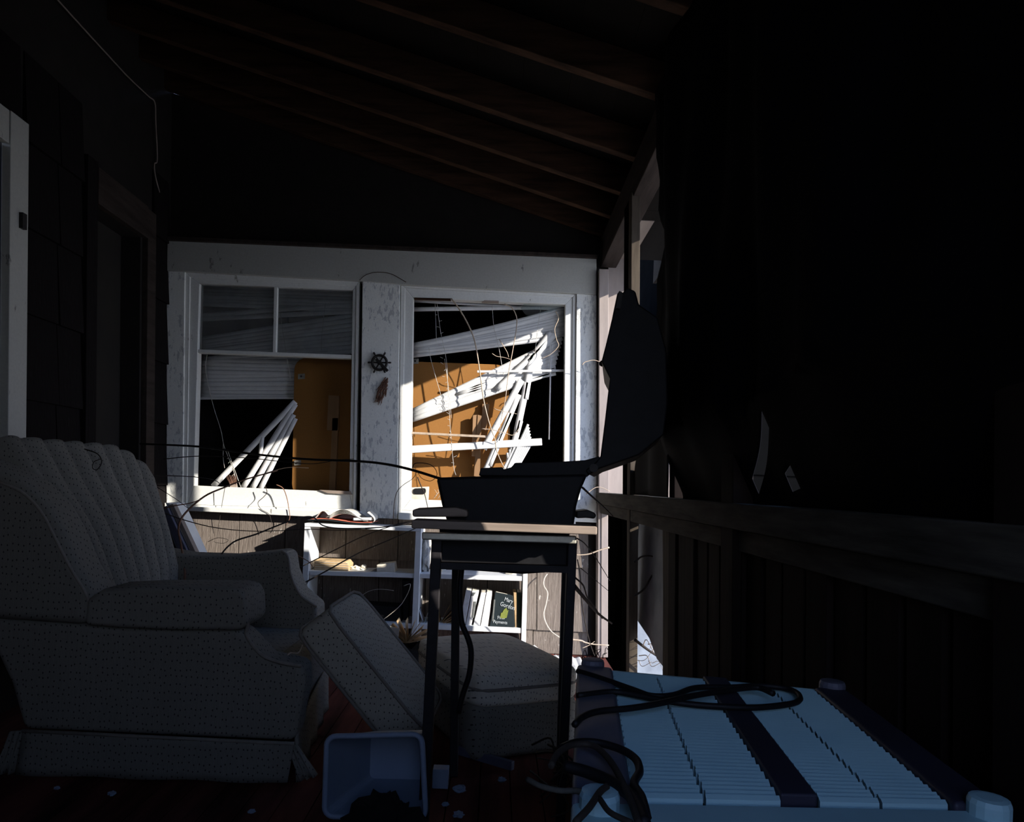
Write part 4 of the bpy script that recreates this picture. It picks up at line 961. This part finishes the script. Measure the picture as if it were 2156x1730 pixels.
strand('vine', 'vine', 'dark stem at the left edge of the armchair top', [(0, 925), (15, 940), (22, 958), (28, 975)], 2.3, .003, 'vine')
strand('vine', 'vine', 'thin vine rising before the middle window post', [(828, 1092), (830, 1060), (836, 1035), (850, 1020), (868, 1008), (876, 995), (870, 985)], (3.6, 3.3), .002, 'vine')
strand('wire', 'wire', 'looped thin wire beside the grill firebox', [(868, 985), (875, 975), (900, 976), (915, 985), (920, 1000), (908, 1012), (890, 1008), (880, 996)], 2.2, .0013, 'cable')
strand('vine', 'vine', 'dark stem standing behind the grill left edge', [(879, 1004), (886, 1022), (894, 1040), (902, 1075)], 3.4, .0028, 'vine')
# in the right window
strand('vine', 'vine', 'long dry vine bowing down through the right window', [(950, 628), (968, 652), (988, 688), (1000, 720), (1010, 780), (1018, 840), (1030, 890), (1042, 925), (1046, 950), (1062, 985), (1075, 1000)], (4.03, 4.03), .0042, 'twig')
strand('vine', 'vine', 'second dry vine curving down the right window', [(1062, 640), (1078, 648), (1088, 670), (1086, 700), (1078, 745), (1070, 790), (1064, 840), (1056, 880), (1050, 920)], 4.04, .0032, 'twig')
strand('twig', 'twig', 'pale curled twig before the right window stile', [(1170, 655), (1176, 670), (1168, 692), (1172, 715), (1176, 728), (1160, 745), (1140, 755)], 4.03, .0026, 'twig')
strand('twig', 'twig', 'short bent twig beside the second dry vine', [(1051, 714), (1060, 728), (1068, 742), (1071, 752)], 4.04, .0026, 'twig')
strand('twig', 'twig', 'small forked twig left of the fanned slats', [(1036, 744), (1046, 750), (1060, 752), (1074, 756)], 4.04, .0022, 'twig')
strand('twig', 'twig', 'thin twig crossing the dangling slats', [(1014, 902), (1040, 905), (1065, 912), (1082, 915), (1098, 893)], 4.03, .0024, 'twig')
strand('twig', 'twig', 'thin twig across the leaning slats higher up', [(1040, 860), (1060, 866), (1088, 871)], 4.03, .002, 'twig')
strand('twig', 'twig', 'pale twig reaching across the right window casing', [(1226, 768), (1232, 762), (1250, 758), (1264, 762)], 3.95, .0028, 'twig')
for k in range(5):
    u0 = 912 + k * 3
    strand('twig', 'twig', 'dry twig scrap on the right window bottom rail', [(u0, 1050 - 5 * (k % 3)), (u0 + 8, 1040 - 3 * k % 7), (u0 + 3 + 4 * (k % 2), 1030)], 4.06, .0016, 'twig', 'twig scraps on the right window rail', 3)
# right corner
strand('branch', 'branch', 'pale branch reaching left from the corner post', [(1283, 1152), (1262, 1158), (1240, 1166), (1218, 1168), (1205, 1166)], 3.75, .0045, 'twig')
strand('cable', 'cable', 'pale cord snaking down the shakes right of the bookcase', [(1152, 1208), (1146, 1218), (1145, 1232), (1153, 1248), (1150, 1270), (1145, 1292), (1150, 1312), (1162, 1330), (1182, 1344)], (4.02, 3.9), .0036, 'palewire')
strand('branch', 'branch', 'pale branch lying low along the foot of the wall', [(1192, 1345), (1222, 1348), (1232, 1352), (1250, 1356), (1282, 1358)], 3.75, .005, 'twig')
strand('twig', 'twig', 'short pale twig under the low branch', [(1226, 1364), (1240, 1358), (1252, 1350)], 3.75, .0026, 'twig')
strand('vine', 'vine', 'thin dark vine bowing from the shelf end to the corner post', [(1215, 1133), (1232, 1145), (1255, 1175), (1284, 1222)], (2.5, 3.3), .0026, 'vine')
strand('branch', 'branch', 'thick dark branch slanting down right of the grill leg', [(1208, 1232), (1230, 1258), (1258, 1290), (1288, 1312)], (2.4, 3.0), .0075, 'vine')
strand('vine', 'vine', 'dark vine curving above the thick slanting branch', [(1210, 1215), (1228, 1232), (1236, 1256), (1250, 1275), (1268, 1302)], (2.6, 3.1), .0036, 'vine')
strand('vine', 'vine', 'dark vine falling to the floor by the corner post', [(1216, 1178), (1222, 1215), (1226, 1275), (1240, 1345), (1256, 1388), (1272, 1402)], (3.4, 3.72), .003, 'vine')
strand('vine', 'vine', 'hair-thin vine dropping past the middle of the corner post', [(1222, 1195), (1250, 1218), (1284, 1246)], 3.3, .002, 'vine')
strand('branch', 'branch', 'dark branch slanting from the firebox to the rail', [(1226, 1026), (1250, 1048), (1270, 1066), (1290, 1086)], (2.7, 3.2), .0042, 'vine')
strand('twig', 'twig', 'pale twig bridging the lower right casing', [(1234, 1040), (1252, 1027), (1266, 1026), (1284, 1034)], 3.85, .0025, 'twig')
strand('branch', 'branch', 'dark arched branch in the gap beside the board wall', [(1336, 1184), (1350, 1172), (1368, 1170), (1388, 1176), (1406, 1190)], 3.0, .0045, 'vine')
strand('branch', 'branch', 'dark branch rising rightward in the gap below the rail', [(1336, 1254), (1356, 1240), (1370, 1216), (1384, 1196), (1408, 1166)], 3.0, .005, 'vine')
strand('branch', 'branch', 'thick dark branch crossing the foot of the gap', [(1336, 1346), (1362, 1366), (1388, 1384), (1412, 1406)], 3.0, .0065, 'vine')
rnd = random.Random(21)
for k in range(16):
    u0, v0 = rnd.uniform(1335, 1400), rnd.uniform(1325, 1405)
    strand('twig', 'twig', 'pale dry twig in the tangle at the foot of the gap', [(u0, v0), (u0 + rnd.uniform(5, 22), v0 + rnd.uniform(-14, 14)), (u0 + rnd.uniform(18, 38), v0 + rnd.uniform(-24, 24))], (3.3, 3.0), rnd.uniform(.0012, .0028), 'twig', 'twig tangle in the gap', 4)
for k in range(10):
    u0, v0 = rnd.uniform(1236, 1275), rnd.uniform(1378, 1404)
    strand('twig', 'twig', 'dark twig in the tangle behind the hamper corner', [(u0, v0), (u0 + rnd.uniform(-16, 16), v0 - rnd.uniform(4, 22)), (u0 + rnd.uniform(-26, 20), v0 + rnd.uniform(-12, 6))], 2.2, rnd.uniform(.001, .002), 'vine', 'twig tangle behind the hamper', 4)
# old electric wire on the left wall and ceiling
wp = [WX(u, v, -1.922) for u, v in [(118, -4), (165, 48), (220, 108), (270, 162), (312, 202), (326, 216), (328, 260), (331, 335), (325, 345), (327, 370), (336, 405)]]
tag(MB().tube(smooth_path(wp, 5), .0035, 6).build('wire', M['soffit'], smooth=True), 'old electric wire running along and down the left wall', 'wire')
# coiled black cord on the hamper and tangle of roots by it
def zstrand(name, cat, label, pts, r, mat, dz=.008, group=None, zz=None):
    P = [WZ(u, v, HZ + dz + (0 if zz is None else zz[i])) for i, (u, v) in enumerate(pts)]
    return tag(MB().tube(smooth_path(P, 6), r, 7).build(name, M[mat], smooth=True), label, cat, group)
zstrand('power_cord', 'cord', 'black cord looped across the hamper top',
        [(1216, 1412), (1262, 1426), (1330, 1450), (1372, 1464), (1420, 1462), (1466, 1447), (1540, 1446), (1600, 1443), (1660, 1450), (1684, 1466), (1670, 1480), (1590, 1489), (1500, 1486), (1420, 1478), (1340, 1463), (1290, 1456), (1216, 1464)], .0045, 'cable')
zstrand('power_cord', 'cord', 'second black cord crossing the hamper top',
        [(1210, 1525), (1225, 1510), (1260, 1497), (1330, 1490), (1390, 1480), (1450, 1466), (1510, 1456), (1570, 1448), (1600, 1448), (1628, 1460)], .0045, 'cable', .016)
zstrand('power_cord', 'cord', 'black cord curling down the near left corner of the hamper',
        [(1180, 1575), (1215, 1562), (1260, 1563), (1310, 1578), (1340, 1600), (1346, 1625), (1335, 1650), (1352, 1680), (1362, 1720)], .0046, 'cable', .012)
zstrand('power_cord', 'cord', 'thick black cord bundle over the hamper front rail',
        [(1190, 1612), (1230, 1622), (1275, 1640), (1320, 1668), (1345, 1700), (1358, 1735)], .0065, 'cable', .014)
zstrand('root', 'root', 'brown root arching over the hamper left edge', [(1160, 1612), (1175, 1585), (1205, 1568), (1245, 1568), (1275, 1590), (1300, 1625), (1330, 1690), (1345, 1735)], .0036, 'vine', .018)
zstrand('root', 'root', 'pale brown root end pointing left of the hamper', [(1110, 1640), (1140, 1655), (1180, 1664), (1215, 1664), (1245, 1672)], .003, 'rail', .01)
zstrand('root', 'root', 'dark root forking at the hamper near corner', [(1212, 1730), (1240, 1700), (1262, 1668), (1278, 1655)], .0034, 'vine', .02)
zstrand('root', 'root', 'thin root trailing over the hamper front rail', [(1262, 1680), (1285, 1710), (1330, 1732)], .0028, 'vine', .02)
rnd = random.Random(33)
for k in range(9):
    u0, v0 = rnd.uniform(1110, 1200), rnd.uniform(1560, 1690)
    strand('root', 'root', 'thin dark root in the tangle left of the hamper', [(u0, v0), (u0 + rnd.uniform(10, 40), v0 + rnd.uniform(-30, 30)), (u0 + rnd.uniform(40, 80), v0 + rnd.uniform(-10, 50)), (u0 + rnd.uniform(20, 70), v0 + rnd.uniform(40, 90))], (1.25, 1.05), rnd.uniform(.0015, .003), 'vine', 'root tangle left of the hamper', 5)
for o in bpy.data.objects:
    if '_w' in o: del o['_w']
